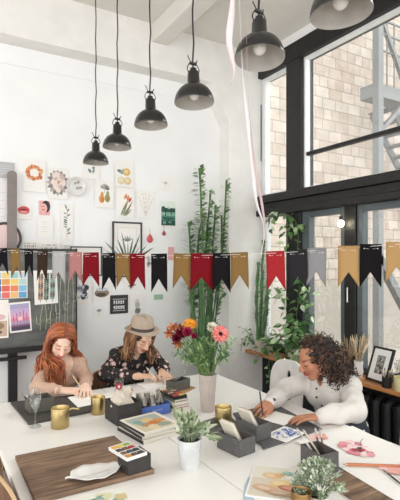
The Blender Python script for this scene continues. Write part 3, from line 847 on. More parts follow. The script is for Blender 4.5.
# round plate, hoop
p = W(76, 186.5, 4.03)
t = thing('wall_plate', 'round white plate with grey leaves hung on the wall', 'plate', p)
MB().lathe([(.001, .004), (.055, .004), (.062, .010), (.083, .018), (.086, .015), (.06, -.004), (.001, -.008)], seg=32, col=C('#dcdad7'), R=Matrix.Rotation(PI / 2, 3, 'X')).build('dish', MAT['gloss'], t)
lf = MB()
for u, v, a in ((-.02, .02, .6), (.012, .024, 1.2), (-.005, -.01, -.4), (.02, -.012, .2)):
    lf.leaf((u, -.0125, v), (math.cos(a), 0, math.sin(a)), (0, -1, 0), .034, .022, C('#a39c93'), bend=0, fold=0)
lf.build('leaf_motif', MAT['misc'], t)
p = W(5, 238, 4.0)
t = thing('wall_hoop', 'dark round hoop with a pink centre, partly behind the grey mast', 'hoop', p)
MB().tube([(.118 * math.cos(k * PI / 16), 0, .118 * math.sin(k * PI / 16)) for k in range(32)], .012, 8, closed=True, col=C('#454242')).build('ring', MAT['misc'], t)
MB().lathe([(.001, -.004), (.108, -.004), (.108, .004), (.001, .004)], seg=32, col=C('#e4c9c8'), R=Matrix.Rotation(PI / 2, 3, 'X')).build('pink_disc', MAT['print'], t)

# ---------------------------------------------------------------- easel and blackboard
t = thing('studio_easel', 'tall black studio easel with a grey mast behind the blackboard', 'easel', (.60, 3.93, 0))
mb = MB(); pr = [(x, z) for x, z in rrect(.072, 1.5, .03)]
mb.prism([(x, z + 1.62) for x, z in pr], -.015, .015, Matrix(((1, 0, 0, 0), (0, 0, -1, .05), (0, 1, 0, 0), (0, 0, 0, 1)))); mb.build('mast', MAT['easel_grey'], t, bevel=.003)
MB().box((0, .02, .46), (.068, .05, .90)).build('leg', MAT['black'], t, smooth=False, bevel=.003)
MB().box((-.05, -.015, .865), (.30, .03, .026)).build('crossbar', MAT['black'], t, smooth=False, bevel=.003)
MB().box((0, -.02, .03), (.5, .06, .05)).build('foot_bar', MAT['black'], t, smooth=False)
MB().box((0, -.1, .03), (.06, .3, .05)).build('foot_bar', MAT['black'], t, smooth=False)
tr = MB().box((0, -.02, .925), (1.0, .09, .022)); tr.box((0, -.062, .94), (1.0, .008, .035)); tr.build('tray', MAT['black'], t, smooth=False, bevel=.002)
BY = 3.925
bt = thing('blackboard', 'grey chalky blackboard standing on the easel behind the red haired woman', 'blackboard', (.56, BY, .936))
MB().box((0, 0, .40), (1.08, .022, .79)).build('panel', MAT['chalk'], bt, smooth=False)
e = MB()
for sx in (-1, 1): e.box((sx * .545, 0, .405), (.012, .026, .81))
e.box((0, 0, .80), (1.08, .026, .012)); e.box((0, 0, .003), (1.08, .026, .006)); e.build('frame', MAT['black'], bt, smooth=False)
ch = MB(); cc = C('#b9bfa0')
for px0, py0 in ((43, 330), (53, 330), (62, 328), (70, 322)):
    h0 = {43: 25, 53: 30, 62: 60, 70: 52}[px0]
    b0 = W(px0, py0, BY - .0125) - V(bt.location); t0 = W(px0 + 1, py0 - h0, BY - .0125) - V(bt.location)
    for dx in (-.022, .022): ch.tube([b0 + V((dx, 0, 0)), b0.lerp(t0, .5) + V((dx * 1.1, 0, 0)), t0 + V((dx * .5, 0, 0)), t0], .0018, 5, col=cc)
    for s, q in ((-1, .25), (1, .4)):
        a = b0.lerp(t0, q); ch.tube(cat_rom([a + V((s * .022, 0, 0)), a + V((s * .05, 0, .005)), a + V((s * .055, 0, .07))], 4), .0018, 5, col=cc)
for k in range(10):
    a = W(40 + random.random() * 32, 268 + random.random() * 50, BY - .0125) - V(bt.location); ch.tube([a, a + V((.006, 0, .02))], .0012, 4, col=cc)
ch.build('chalk_cactus', MAT['misc'], bt)
q = BY - .0125
pin('blackboard_swatch', 'paint swatch sheet of coloured squares on the blackboard', (-8, 271, 27.5, 298.5), d_swatch, y=q, cat='paint swatch')
pin('blackboard_painting', 'pink and violet sunset painting on the blackboard', (9, 302, 31, 332), d_sunset, y=q, tilt=-.06, cat='painting')
pin('blackboard_painting', 'brown landscape painting cut by the left edge of the photo', (-12, 300, 8.5, 338.5), d_land, y=q, cat='painting')
pin('blackboard_drawing', 'white sheet with three feathers on the blackboard', (34, 270, 57.5, 304), d_feathers, y=q, tilt=-.04)
tag(MB().box((0, 0, 0), (.05, .012, .012), col=C('#d9b27a')).build('chalk_stick', MAT['misc'], loc=W(39, 346, 3.885) * 1), 'small yellow chalk stick on the easel tray', 'chalk')
bpy.data.objects['chalk_stick'].location = (.875, 3.895, .9425)

# ---------------------------------------------------------------- bunting
P0, P1 = V((.39, 3.39, 0)), V((2.14, 1.51, 0)); BD = (P1 - P0).normalized()
def bz(s): return 1.722 - .046 * math.sin(max(0, min(1, s / (P1 - P0).length)) * PI) + .020 * max(0, s - 1.9)
def bunt_s(px):
    # distance along the string of a given sight line
    a = (px - CX) / F; r = V((a * cY + sY, -a * sY + cY, 0)); n = V((-BD.y, BD.x, 0))
    k = P0.dot(n) / r.dot(n); return (r * k - P0).dot(BD)
bun = thing('bunting', 'string of swallowtail paper flags in red, black, gold and grey across the room', 'bunting', (0, 0, 0))
s0, s1 = bunt_s(-60), bunt_s(470)
pts = [P0 + BD * (s0 + (s1 - s0) * k / 60) for k in range(61)]
pts = [(p.x, p.y, bz((p - P0).dot(BD))) for p in pts]
# ends run on to the back wall and to the window frame
kl = (4.04 - pts[0][1]) / -BD.y; kr = (3.04 - pts[-1][0]) / BD.x
pts = [(pts[0][0] - BD.x * kl, 4.04, pts[0][2] + .12)] + pts + [(3.035, pts[-1][1] + BD.y * kr, pts[-1][2] + .1)]
MB().tube(pts, .0014, 5, col=C('#d9d6d0')).build('string', MAT['misc'], bun)
CB, CG, CR, CS, CP, CD = C('#171517'), C('#7c6038'), C('#6f121b'), C('#a2a0a0'), C('#a3706c'), C('#34281f')
FL = [(-4, 8, CB), (9.5, 20.5, CG), (24, 33.5, CB), (36.5, 48.5, CD), (52, 66, CS), (69, 82, CP), (83, 99, CR), (102, 115.5, CB), (116, 129.5, CG), (130, 144.5, CR),
      (151, 167, CB), (174, 190.5, CG), (191, 212.5, CR), (213, 230, CB), (230.5, 248, CG), (266, 284.5, C('#98282d')), (287, 307, C('#29272b')), (307.5, 326.5, C('#828283')), (338, 359, C('#a8875a')), (360, 382, CB), (386, 408, C('#a8875a'))]
for i, (a, b_, col) in enumerate(FL):
    sa, sb = bunt_s(a), bunt_s(b_); w = (sb - sa) * (.9 if i < 5 else 1); mid = (sa + sb) / 2
    H = min(.21, .168 + .048 * max(0, sa) / .9) + .012 * math.sin(i * 2.1); yaw = random.uniform(-.12, .12); lean = random.uniform(-.035, .035)
    notch = .082
    W2 = w / 2 / math.cos(yaw); fl = MB(); nx, nz = 4, 7
    # cloth grid with swallowtail cut
    vs, fs = [], []
    for iz in range(nz + 1):
        for ix in range(nx + 1):
            u = ix / nx * 2 - 1; zb = -H + notch * (1 - abs(u)); z = .012 + (zb - .012) * iz / nz
            vs.append((u * W2 * (1 + .03 * iz / nz), .006 * math.sin(u * 2 + i) * iz / nz + .012 * math.sin(i * 1.7) * (iz / nz) ** 2, z))
    for iz in range(nz):
        for ix in range(nx):
            q0 = iz * (nx + 1) + ix; fs.append((q0, q0 + 1, q0 + nx + 2, q0 + nx + 1))
    fl.add(vs, fs, col)
    p = P0 + BD * mid
    o = fl.build('flag', MAT['felt'], bun, loc=(p.x, p.y, bz(mid)), rot=(0, lean, math.atan2(BD.y, BD.x) + yaw), solid=.002)
    ey = MB()
    for sx in (-.62, .62):
        ey.lathe([(.001, .0032), (.0028, .003), (.0028, 0)], c=(sx * W2, -.0005, -.012), seg=8, col=(.9, .9, .88), R=Matrix.Rotation(PI / 2, 3, 'X'))
    ey.tube([(-.5 * W2, -.0035, -.012), (-.2 * W2, -.0045, -.014)], .0005, 4, col=(.9, .9, .88)); ey.tube([(.15 * W2, -.0045, -.014), (.5 * W2, -.0035, -.012)], .0005, 4, col=(.9, .9, .88))
    ey.build('eyelet', MAT['misc'], o)

# ---------------------------------------------------------------- streamers hanging near the camera
def at(px, py, Z):
    a, b_ = (px - CX) / F, (py - HZ) / F
    return V(((a * cY + sY) * Z, (-a * sY + cY) * Z, CAMZ - b_ * Z))
def streamer(label, rows, col):
    vs, fs = [], []
    for p, q in rows: vs += [p, q]
    for i in range(len(rows) - 1): fs.append((2 * i, 2 * i + 1, 2 * i + 3, 2 * i + 2))
    o = MB().add(vs, fs, col).build('ribbon_streamer', MAT['petal'], solid=.001); tag(o, label, 'ribbon', 'hanging ribbon streamers')
def rib(px, Z0, Z1, wid, z1w):
    rows = []; pts = cat_rom([at(x, y, Z0 + (Z1 - Z0) * k / (len(px) - 1)) for k, (x, y) in enumerate(px)], 5)
    for k, p in enumerate(pts):
        t = k / (len(pts) - 1); w = wid * (1 - t) + z1w * t; a = 1.5 * math.sin(t * 5)
        d = V((cY * math.cos(a) + sY * math.sin(a), -sY * math.cos(a) + cY * math.sin(a), 0)) * w / 2
        rows.append((p - d, p + d))
    return rows
streamer('pale pink ribbon hanging beside the lamp that shows its bulb', rib([(231, -542), (231, -260), (232, -60), (233, 0), (229, 40), (234, 70), (231, 84)], 1.25, 1.3, .03, .012), C('#f3e4e4'))
streamer('long white ribbon falling from the ceiling to the bunting by the window corner', rib([(236, -408), (237, -200), (238, -60), (241, 40), (245, 95), (251, 150), (256, 200), (264, 228), (261, 258)], 1.5, 2.2, .028, .012), C('#f2f0f1'))
streamer('thin rosy ribbon twisting in front of the white column', rib([(244, -367), (245, -150), (247, 60), (250, 120), (254, 160), (262, 205), (266, 240), (263, 270)], 1.6, 2.1, .012, .012), C('#d8c3c2'))
# ---------------------------------------------------------------- chairs and stools
def curved_back(w, h, r, th, bend, hole=None, nseg=48):
    """rounded panel in the y-z plane, curved in plan, optional oval hole (cy, cz, ry, rz)"""
    mb = MB(); n = nseg; out = []
    for k in range(n):
        a = 2 * PI * k / n; ca, sa = math.cos(a), math.sin(a); e = 2 / r
        out.append((w / 2 * math.copysign(abs(ca) ** e, ca), h / 2 * math.copysign(abs(sa) ** e, sa)))
    cy, cz, ry, rz = hole or (0, 0, .004, .004)
    rings = []
    for t in (0, .25, .5, .75, 1):
        rings.append([((cy + ry * math.cos(2 * PI * k / n)) * (1 - t) + out[k][0] * t, (cz + rz * math.sin(2 * PI * k / n)) * (1 - t) + out[k][1] * t) for k in range(n)])
    def P(y, z, s): return (bend * (y / (w / 2)) ** 2 + s * th / 2, y, z)
    vs = [P(y, z, s) for s in (-1, 1) for rg in rings for y, z in rg]; m = len(rings); fs = []
    for s in (0, 1):
        o = s * m * n
        for i in range(m - 1):
            for k in range(n):
                q = (o + i * n + k, o + i * n + (k + 1) % n, o + (i + 1) * n + (k + 1) % n, o + (i + 1) * n + k)
                fs.append(q if s == 1 else q[::-1])
    for k in range(n):
        k2 = (k + 1) % n
        a, b_ = (m - 1) * n, m * n + (m - 1) * n
        fs.append((a + k, a + k2, b_ + k2, b_ + k)); fs.append((k2, k, m * n + k, m * n + k2))
    return mb.add(vs, fs)

def make_white_chair(label):
    """faces -x (towards the table); origin on the floor under the back"""
    t = thing('white_chair', label, 'chair', (0, 0, 0), 0, 'white chairs with an oval hole in the back')
    curved_back(.32, .46, 3.2, .014, -.03, (0, .11, .020, .045)).build('backrest', MAT['white_metal'], t, loc=(0, 0, .672), rot=(0, .06, 0))
    st = MB(); st.prism(rrect(.38, .40, .09, 6), .445, .46); st.build('seat', MAT['white_metal'], t, loc=(-.19, 0, 0), bevel=.004)
    for x, y, dx in ((-.34, -.15, -.03), (-.34, .15, -.03), (-.02, -.15, .03), (-.02, .15, .03)):
        MB().tube([(x, y, .447), (x + dx, y * 1.15, .002)], .012, 8).build('leg', MAT['white_metal'], t)
    return t
wc = make_white_chair('white chair with an oval hole in its back, beyond the curly haired woman')
wc.location = (2.33, 2.615, 0); wc.rotation_euler.z = .1
dup(wc, (2.24, 1.42, 0), .05, 'white chair at the right edge beside the pink flower painting')

def make_ply_chair(label):
    """faces +x; origin on the floor under the back"""
    t = thing('plywood_chair', label, 'chair', (0, 0, 0), 0, 'brown plywood chairs')
    b_ = curved_back(.42, .30, 3.4, .012, .05); b_.build('backrest', MAT['chairwood'], t, loc=(0, 0, .745), rot=(0, -.10, 0))
    rim = []
    for k in range(48):
        a = 2 * PI * k / 48; ca, sa = math.cos(a), math.sin(a); e = 2 / 3.4
        y, z = .211 * math.copysign(abs(ca) ** e, ca), .151 * math.copysign(abs(sa) ** e, sa); rim.append((.05 * (y / .21) ** 2, y, z))
    MB().tube(rim, .0075, 6, closed=True).build('back_edge', MAT['ply_edge'], t, loc=(0, 0, .745), rot=(0, -.10, 0))
    st = MB(); st.prism(rrect(.40, .42, .1, 6), .442, .455); st.build('seat', MAT['chairwood'], t, loc=(.20, 0, 0), bevel=.003)
    MB().bar((.06, 0, .44), (-.01, 0, .60), .09, .016).build('back_support', MAT['chairwood'], t, smooth=False, bevel=.003)
    for x, y, dx in ((.36, -.16, .03), (.36, .16, .03), (.04, -.16, -.03), (.04, .16, -.03)):
        MB().tube([(x, y, .444), (x + dx, y * 1.15, .002)], .012, 8).build('leg', MAT['black'], t)
    return t
pc = make_ply_chair('brown plywood chair with a pale edge tucked under the near left table end')
pc.location = (.222, 1.84, 0)
dup(pc, (1.30, 3.64, 0), -PI / 2 , 'brown plywood chair under the woman in the hat', scale=.84)
t = thing('stool', 'white round stool under the curly haired woman', 'stool', (2.34, 2.12, 0))
MB().lathe([(.001, .415), (.17, .415), (.18, .425), (.18, .44), (.17, .45), (.001, .45)], seg=32).build('seat', MAT['white_metal'], t)
for k in range(4):
    a = PI / 4 + k * PI / 2; MB().tube([(.12 * math.cos(a), .12 * math.sin(a), .416), (.17 * math.cos(a), .17 * math.sin(a), .002)], .013, 8).build('leg', MAT['white_metal'], t)
t['group'] = 'white round stools'
dup(t, (.83, 3.66, 0), 0, 'white round stool under the red haired woman')

# ---------------------------------------------------------------- on the tables
E0 = .0006
def slab(name, label, cat, quad, th, mat, z=TZ, bevel=.002, group=None):
    """board given by its four corners on the table"""
    c = sum((V((q[0], q[1], 0)) for q in quad), V()) / 4
    mb = MB(); pts = [(q[0] - c.x, q[1] - c.y) for q in quad]
    ar = sum(a[0] * b_[1] - b_[0] * a[1] for a, b_ in zip(pts, pts[1:] + pts[:1]))
    if ar < 0: pts = pts[::-1]
    mb.prism(pts, 0, th); o = mb.build(name, mat, loc=(c.x, c.y, z + E0), smooth=False, bevel=bevel)
    return tag(o, label, cat, group)
def page(name, label, cat, o, U, Vd, draw=None, z=TZ, th=.0012, col=PAPER, group=None):
    """sheet lying on the table: o = far left corner (x, y), U along the top edge, Vd down the left edge"""
    U, Vd = V((*U, 0)), V((*Vd, 0)); sh = Sheet(-(U + Vd) / 2, U, Vd, th, col)
    if draw: draw(sh)
    ob = sh.build(name); c = V((*o, 0)) + (U + Vd) / 2; ob.location = (c.x, c.y, z + E0)
    return tag(ob, label, cat, group)

def open_box(w, d, h, th, mat, t, name='body', col=None, low_front=0):
    mb = MB()
    kw = {'col': col} if col else {}
    mb.box((0, 0, th / 2), (w, d, th), **kw)
    mb.box((0, -d / 2 + th / 2, (h - low_front) / 2), (w, th, h - low_front), **kw); mb.box((0, d / 2 - th / 2, h / 2), (w, th, h), **kw)
    for s in (-1, 1): mb.box((s * (w - th) / 2, 0, h / 2), (th, d - 2 * th, h), **kw)
    return mb.build(name, mat, t, smooth=False, bevel=.0025)

# near left: old board, leaf dish, paint box, magazine
slab('wooden_board', 'old brown wooden board on the near left table under the white leaf dish', 'board', [(.345, 2.203), (.812, 2.203), (.826, 1.76), (.345, 1.76)], .02, MAT['boardwood'])
t = thing('leaf_dish', 'white leaf-shaped ceramic dish on the old brown wooden board', 'dish', (.600, 1.832, .7712), .06)
vs, fs = [], []; nU, nV = 16, 8
for i in range(nU + 1):
    u = i / nU; hw = .072 * math.sin(PI * u ** .8) ** .75 if 0 < u < 1 else .0015
    for j in range(nV + 1):
        q = j / nV * 2 - 1; vs.append((-.11 + .225 * u, hw * q + .006 * math.sin(u * 7), .004 + .014 * abs(q) ** 2.2 * min(1, hw / .03) + .012 * (2 * u - 1) ** 4 + .002 * math.sin(u * 22) * abs(q)))
for i in range(nU):
    for j in range(nV): a = i * (nV + 1) + j; fs.append((a, a + nV + 1, a + nV + 2, a + 1))
d = MB().add(vs, fs).build('dish', MAT['ceramic'], t, solid=.003)
MB().tube([(-.1, .002, .0135), (-.05, 0, .0075), (.0, 0, .0065), (.06, 0, .0075)], .0016, 5, col=C('#c9c7c2')).build('vein', MAT['gloss'], t)
MB().tube([(-.103, .003, .016), (-.118, .006, .02), (-.128, .004, .018)], .004, 6).build('stem', MAT['ceramic'], t)

t = thing('charcoal_box', 'charcoal box carrying a tray of watercolours, on the right corner of the wooden board', 'box', (.755, 1.808, .7712), .08)
open_box(.106, .10, .068, .006, MAT['box_dark'], t)
pal = thing('paint_palette', 'white watercolour tray with twelve paint pans on the charcoal box', 'paint palette', (.728, 1.815, .8405), 0)
pal.rotation_euler = (.0, .0, .18)
MB().box((0, 0, .004), (.098, .148, .008)).build('tray', MAT['ceramic'], pal, smooth=False, bevel=.002)
ed = MB()
for s in (-1, 1): ed.box((s * .047, 0, .011), (.004, .148, .006)); ed.box((0, s * .072, .011), (.09, .004, .006))
for k in (1, 2, 3): ed.box((0, -.0725 + k * .036, .011), (.09, .003, .006))
ed.build('rim', MAT['ceramic'], pal, smooth=False)
pans = ['#c9873a', '#5a4636', '#39332f', '#7a5a3c', '#2f3a4d', '#23242a', '#33323c', '#6d4a34', '#b0323c', '#e0a33c', '#d9c24a', '#8fae54', '#c94f3a', '#d9633c', '#4a4d38', '#2b2a2c']
for i in range(3):
    for j in range(4):
        MB().prism(rrect(.024, .028, .004, 2), .0082, .0135, col=C(pans[(i + 3 * j) % 16])).build('paint_pan', MAT['gloss'], pal, loc=(-.03 + .03 * i, -.0545 + .036 * j, 0))
def d_mag(s):
    s.rect(.02, .02, .98, .98, C('#dfe0d2'))
    for k in range(26): s.blob(random.uniform(.1, .9), random.uniform(.1, .9), .13, .09, random.choice([C('#8fa48a'), C('#a9b79b'), C('#c7b98a'), C('#6f8d80'), C('#d3cfa8'), C('#7ba0a0')]), k, 9, .3)
page('green_print', 'green patterned print at the bottom edge below the wooden board', 'print', (.50, 1.735), (.17, -.022), (-.03, -.24), d_mag)

# middle: magazines, boxes, books
def magazine(label, c, ang, w, d, th, z, cover, draw=None, page_col=C('#e4dfd6')):
    t = thing('magazine', label, 'magazine', (c[0], c[1], z + E0), ang, 'magazines stacked before the blue box')
    MB().box((0, 0, th / 2), (w - .004, d - .004, th - .002)).build('pages', MAT['pagestack'], t, smooth=False)
    MB().box((-w / 2 + .0008, 0, th / 2), (.0016, d, th), col=C('#2f2c2b')).build('spine', MAT['misc'], t, smooth=False)
    sh = Sheet((-w / 2, d / 2, th - .001), (w, 0, 0), (0, -d, 0), .0012, cover)
    if draw: draw(sh)
    sh.build('cover', t)
MAT['pagestack'] = M('page_edges', '#dcd6ca', .8, var=.16, scale=6, stretch=(1, 1, 110))
def d_cover(s):
    s.rect(.07, .1, .9, .93, C('#c9bda2')); s.rect(.09, .12, .88, .4, C('#a9b5ac'))
    for u, v, c_ in ((.35, .6, '#b88a5f'), (.6, .55, '#c7763f'), (.75, .5, '#c98d5a'), (.25, .4, '#86a39a'), (.5, .35, '#d5b98a'), (.7, .75, '#93998a'), (.4, .8, '#d9c9a7')): s.blob(u, v, .16, .12, C(c_), u * 5, 10, .25)
mx_ = (1.05, 2.27)
magazine('lowest magazine of the stack before the blue box, white pages showing', (1.0, 2.205), .16, .225, .25, .018, TZ, C('#d9d5cb'))
magazine('middle magazine of the stack before the blue box', (1.006, 2.212), .10, .225, .25, .016, TZ + .0188, C('#c7c2b8'))
magazine('topmost magazine of the stack with a painted landscape cover', (1.01, 2.208), .14, .225, .25, .014, TZ + .0356, C('#e3ddd0'), d_cover)

t = thing('charcoal_box', 'charcoal box full of crumpled cream paper beside the blue box', 'box', (.955, 2.445, TZ + E0), .08)
open_box(.148, .17, .112, .007, MAT['box_dark'], t)
cp = thing('crumpled_paper', 'crumpled cream wrapping paper standing in the charcoal box by the blue box', 'paper', (.955, 2.445, TZ + .009), .08)
vs, fs = [], []; random.seed(3)
for i in range(13):
    for j in range(17):
        a = j / 16 * 2 * PI; t_ = i / 12
        r = (.060 + .012 * math.sin(3 * a + i * .7) + random.uniform(-.006, .006)) * (1 - .35 * max(0, t_ - .55) / .45)
        vs.append((r * 1.05 * math.cos(a), r * 1.2 * math.sin(a), (.002 + .15 * t_) + (.016 * math.sin(2 * a + 1) + .007 * math.sin(5 * a)) * t_))
for i in range(12):
    for j in range(16): q = i * 17 + j; fs.append((q, q + 1, q + 18, q + 17))
vs.append((.0, .01, .155)); top = len(vs) - 1
for j in range(16): fs.append((12 * 17 + j, 12 * 17 + j + 1, top))
MB().add(vs, fs, C('#cfc4b4')).build('sheet', MAT['crumple'] if 'crumple' in MAT else MAT['print'], cp, angle=25)

t = thing('blue_box', 'low blue card box holding silver paint tubes and brushes', 'box', (1.135, 2.475, TZ + E0), .06)
open_box(.195, .135, .066, .004, MAT['blue'], t, low_front=.006)
MB().box((.01, -.0683, .032), (.07, .0012, .012), col=C('#6f86bd')).build('label_strip', MAT['misc'], t, smooth=False)
def paint_tube(label, p, yaw, lean, band, z0=0):
    t = thing('paint_tube', label, 'paint tube', p, yaw, 'paint tubes in the blue box'); t.rotation_euler = (lean, 0, yaw)
    vs, fs = [], []
    for i in range(7):
        q = i / 6; rx = .017; ry = .017 * (1 - q) + .0012 * q
        for k in range(12): a = 2 * PI * k / 12; vs.append((rx * math.cos(a), ry * math.sin(a), .02 + .085 * q))
    for i in range(6):
        for k in range(12): fs.append((i * 12 + k, i * 12 + (k + 1) % 12, (i + 1) * 12 + (k + 1) % 12, (i + 1) * 12 + k))
    fs.append(tuple(range(72, 84)))
    vs2 = len(vs)
    MB().add(vs, fs).build('body', MAT['steel'], t)
    MB().lathe([(.0175, .045), (.0178, .046), (.0172, .056), (.001, .058)], seg=12, col=C(band)).build('band', MAT['misc'], t)
    MB().lathe([(.001, 0), (.008, 0), (.008, .014), (.017, .0205)], seg=12, col=C('#2d2c2e')).build('cap', MAT['misc'], t)
bands = ['#3b3f52', '#b8b3ab', '#2f3138', '#8a8f9a', '#5f4a44', '#c9c4bb', '#3f4a66', '#9a958c', '#46434a', '#a8a39b']
spots = ['front left', 'front middle', 'front right', 'middle row left', 'centre', 'middle row right', 'back left', 'back middle', 'back right', 'far corner']
for k in range(10):
    i, j = k % 3, k // 3
    if k == 9: i, j = 2.6, 2.4
    q = Matrix.Rotation(.06, 3, 'Z') @ V((-.062 + .058 * i, -.040 + .037 * j, 0))
    paint_tube('silver paint tube standing in the blue box, %s' % spots[k], (1.135 + q.x, 2.475 + q.y, TZ + .010), .4 * k, random.uniform(-.12, .12), bands[k])

BK = [('#d8d2c6', .24, .20, .022), ('#8c5a48', .235, .195, .016), ('#cfc6b4', .23, .195, .02), ('#6a6d62', .22, .19, .014)]
BL = ['lowest cream book of the stack under the colourful pastel tray', 'thin red brown book second from the bottom of the stack', 'cream book second from the top of the stack', 'grey green book directly under the pastel tray']
z = TZ
for (cl_, w, d, th), lb in zip(BK, BL):
    t = thing('book', lb, 'book', (1.298, 2.50, z + E0), .05 + random.uniform(-.04, .04), 'books stacked beside the blue box')
    # spine to the far left, page edges to the front
    MB().box((.002, 0, th / 2), (w * .44 - .008, d - .008, th - .004)).build('pages', MAT['pagestack'], t, smooth=False)
    cv = MB()
    for s in (0, 1): cv.box((0, 0, .001 + s * (th - .002)), (w * .44, d, .002), col=C(cl_))
    cv.box((-w * .22 + .001, 0, th / 2), (.002, d, th - .004), col=C(cl_)); cv.build('cover', MAT['misc'], t, smooth=False); z += th + E0
t = thing('pastel_tray', 'tray of small colourful pastels on top of the book stack', 'pastels', (1.298, 2.50, z + E0), .07)
open_box(.094, .17, .016, .004, MAT['black'], t, 'tray')
pcs = ['#b8473a', '#d98a4a', '#3f4a4a', '#8a3f4a', '#c9b45f', '#5a6f4a', '#2f3440', '#a85a3a', '#6a4a5a', '#d0a07a']
for i in range(8):
    for j in range(2):
        MB().box((-.021 + .042 * j, -.065 + .0185 * i, .0135), (.037, .013, .014), col=C(pcs[(i * 3 + j * 4) % 10])).build('pastel', MAT['misc'], t, smooth=False, bevel=.002)

# far left: dark board under the red haired woman's work
slab('dark_board', 'dark grey drawing board under the olive box and the champagne flute', 'board', [(.455, 3.08), (.93, 3.02), (.86, 2.655), (.48, 2.625)], .012, MAT['darkboard'])
ZB = TZ + .0132
t = thing('olive_box', 'olive grey open box with brushes on the dark drawing board', 'box', (.578, 2.83, ZB), .10)
open_box(.135, .12, .078, .006, MAT['box_olive'], t)
def brush(label, a, b_, handle, hair, group=None, r=.0035):
    a, b_ = V(a), V(b_); d = b_ - a; L = d.length; R = basis(d)
    t = thing('paint_brush', label, 'paint brush', a, 0, group); t.rotation_euler = R.to_euler()
    MB().lathe([(.001, 0), (r * .6, .004), (r, L * .45), (r * .9, L * .74)], seg=8, col=C(handle)).build('handle', MAT['gloss'], t)
    MB().lathe([(r * .92, L * .74), (r * 1.1, L * .86)], seg=8).build('ferrule', MAT['steel'], t)
    MB().lathe([(r * 1.1, L * .86), (r * 1.25, L * .92), (.0006, L)], seg=8, col=C(hair)).build('bristles', MAT['misc'], t)
    return t
def box_pt(c, ang, q): return V(c) + Matrix.Rotation(ang, 3, 'Z') @ V(q)
oc = (.578, 2.83, ZB)
brush('dark paint brush leaning to the left out of the olive box', box_pt(oc, .1, (-.02, .03, .009)), box_pt(oc, .1, (-.10, .03, .112)), '#3a3430', '#8a8680', 'brushes in the olive box')
brush('silver grey palette knife shaped brush in the olive box', box_pt(oc, .1, (-.0, -.02, .009)), box_pt(oc, .1, (-.085, -.02, .105)), '#b9b5ae', '#d0ccc6', 'brushes in the olive box')
tag(MB().box((0, 0, .025), (.09, .07, .05), col=C('#3a3733')).build('ink_block', MAT['misc'], loc=(oc[0] + .016, oc[1] + .01, ZB + .0072), rotz=.1, smooth=False, bevel=.004), 'black block lying inside the olive grey box', 'block')
t = thing('champagne_flute', 'clear champagne flute half full of water on the left table', 'glass', (.508, 2.585, TZ + E0))
prof = [(.001, 0), (.032, .001), (.033, .003), (.01, .007), (.0045, .015), (.004, .075), (.009, .088), (.02, .105), (.0275, .135), (.028, .17), (.026, .21), (.0248, .21), (.0265, .17), (.026, .136), (.0185, .107), (.008, .092), (.001, .09)]
MB().lathe(prof, seg=28).build('bowl', MAT['clear'], t)
MB().lathe([(.001, .0925), (.007, .0935), (.0178, .108), (.0252, .137), (.0255, .152), (.001, .152)], seg=24).build('water', MAT['clear'], t)

def gold_cup(name, label, cat, x, y, r, h, handle=0, ang=0, mat='gold', group=None):
    t = thing(name, label, cat, (x, y, TZ + E0), ang, group)
    MB().lathe([(.001, 0), (r * .95, 0), (r, .003), (r, h - .002), (r - .0012, h), (r - .0025, h - .002), (r - .0025, .006), (.001, .005)], seg=36).build('cup', MAT[mat], t)
    rg = MB()
    for q in (.93, .86): rg.tube([(r * 1.0 * math.cos(k * PI / 18), r * math.sin(k * PI / 18), h * q) for k in range(36)], .0012, 5, closed=True)
    rg.build('rim_band', MAT[mat], t)
    if handle: MB().tube(cat_rom([(r - .001, 0, h * .82), (r + .015, 0, h * .88), (r + .035, 0, h * .84), (r + .052, 0, h * .80)], 4), [.005] * 12 + [.0035], 8).build('handle', MAT[mat], t)
    return t
gold_cup('gold_mug', 'gold mug with a straight handle in front of the dark drawing board', 'mug', .622, 2.515, .048, .105, 1, -.15)
gold_cup('gold_cup', 'plain gold cup between the red haired woman and the charcoal box', 'cup', .868, 2.625, .041, .10)
gold_cup('gold_cup', 'gold cup standing behind the grey boxes with notepads', 'cup', 1.40, 2.10, .046, .098)
gold_cup('brass_cup', 'brown brass cup at the bottom edge left of the frosted green plant', 'cup', 1.16, 1.235, .036, .07, mat='brown_gold')
page('writing_paper', 'white sheet under the hands of the red haired woman', 'paper', (.785, 2.985), (.19, .03), (-.0, -.24), None, z=ZB)

# papers of the woman in the hat and the loose sheets in front
page('loose_sheet', 'white sheet lying between the gold cup and the glass with a red print', 'paper', (1.00, 2.98), (.2, .06), (.03, -.24), None)
page('loose_sheet', 'cream sheet behind the blue box in front of the hat woman', 'paper', (1.21, 2.90), (.21, -.02), (.02, -.16), d_faint, col=C('#d9d3ca'))
page('sketch_pad', 'open sketch pad under the hands of the woman in the hat', 'sketch pad', (1.31, 3.09), (.24, .0), (.0, -.17), None, th=.008)
t = thing('printed_glass', 'clear tumbler with a round red print beside the hat woman', 'glass', (1.135, 2.985, TZ + .0026))
MB().lathe([(.001, 0), (.027, 0), (.033, .085), (.0318, .085), (.026, .004), (.001, .004)], seg=28).build('tumbler', MAT['clear'], t)
dd = MB()
for k in range(7):
    for q in range(6):
        pass
vs, fs = [], []
for i in range(9):
    for k in range(13):
        u, v = (k / 12 - .5), (i / 8 - .5); rr = math.hypot(u, v)
        a = -1.95 + u * 1.35; z = .04 + v * .045; r = .0338 - .0006 + .006 * (z - .04) / .085
        vs.append((r * math.cos(a), r * math.sin(a), z))
for i in range(8):
    for k in range(12):
        u, v = (k + .5) / 12 - .5, (i + .5) / 8 - .5; rr = math.hypot(u, v)
        if rr < .5: fs.append(((i * 13 + k, i * 13 + k + 1, (i + 1) * 13 + k + 1, (i + 1) * 13 + k), C('#b33a4c') if rr > .2 else C('#e8d5d6')))
dd.add(vs, [f for f, c_ in fs], [c_ for f, c_ in fs]).build('red_print', MAT['misc'], t)

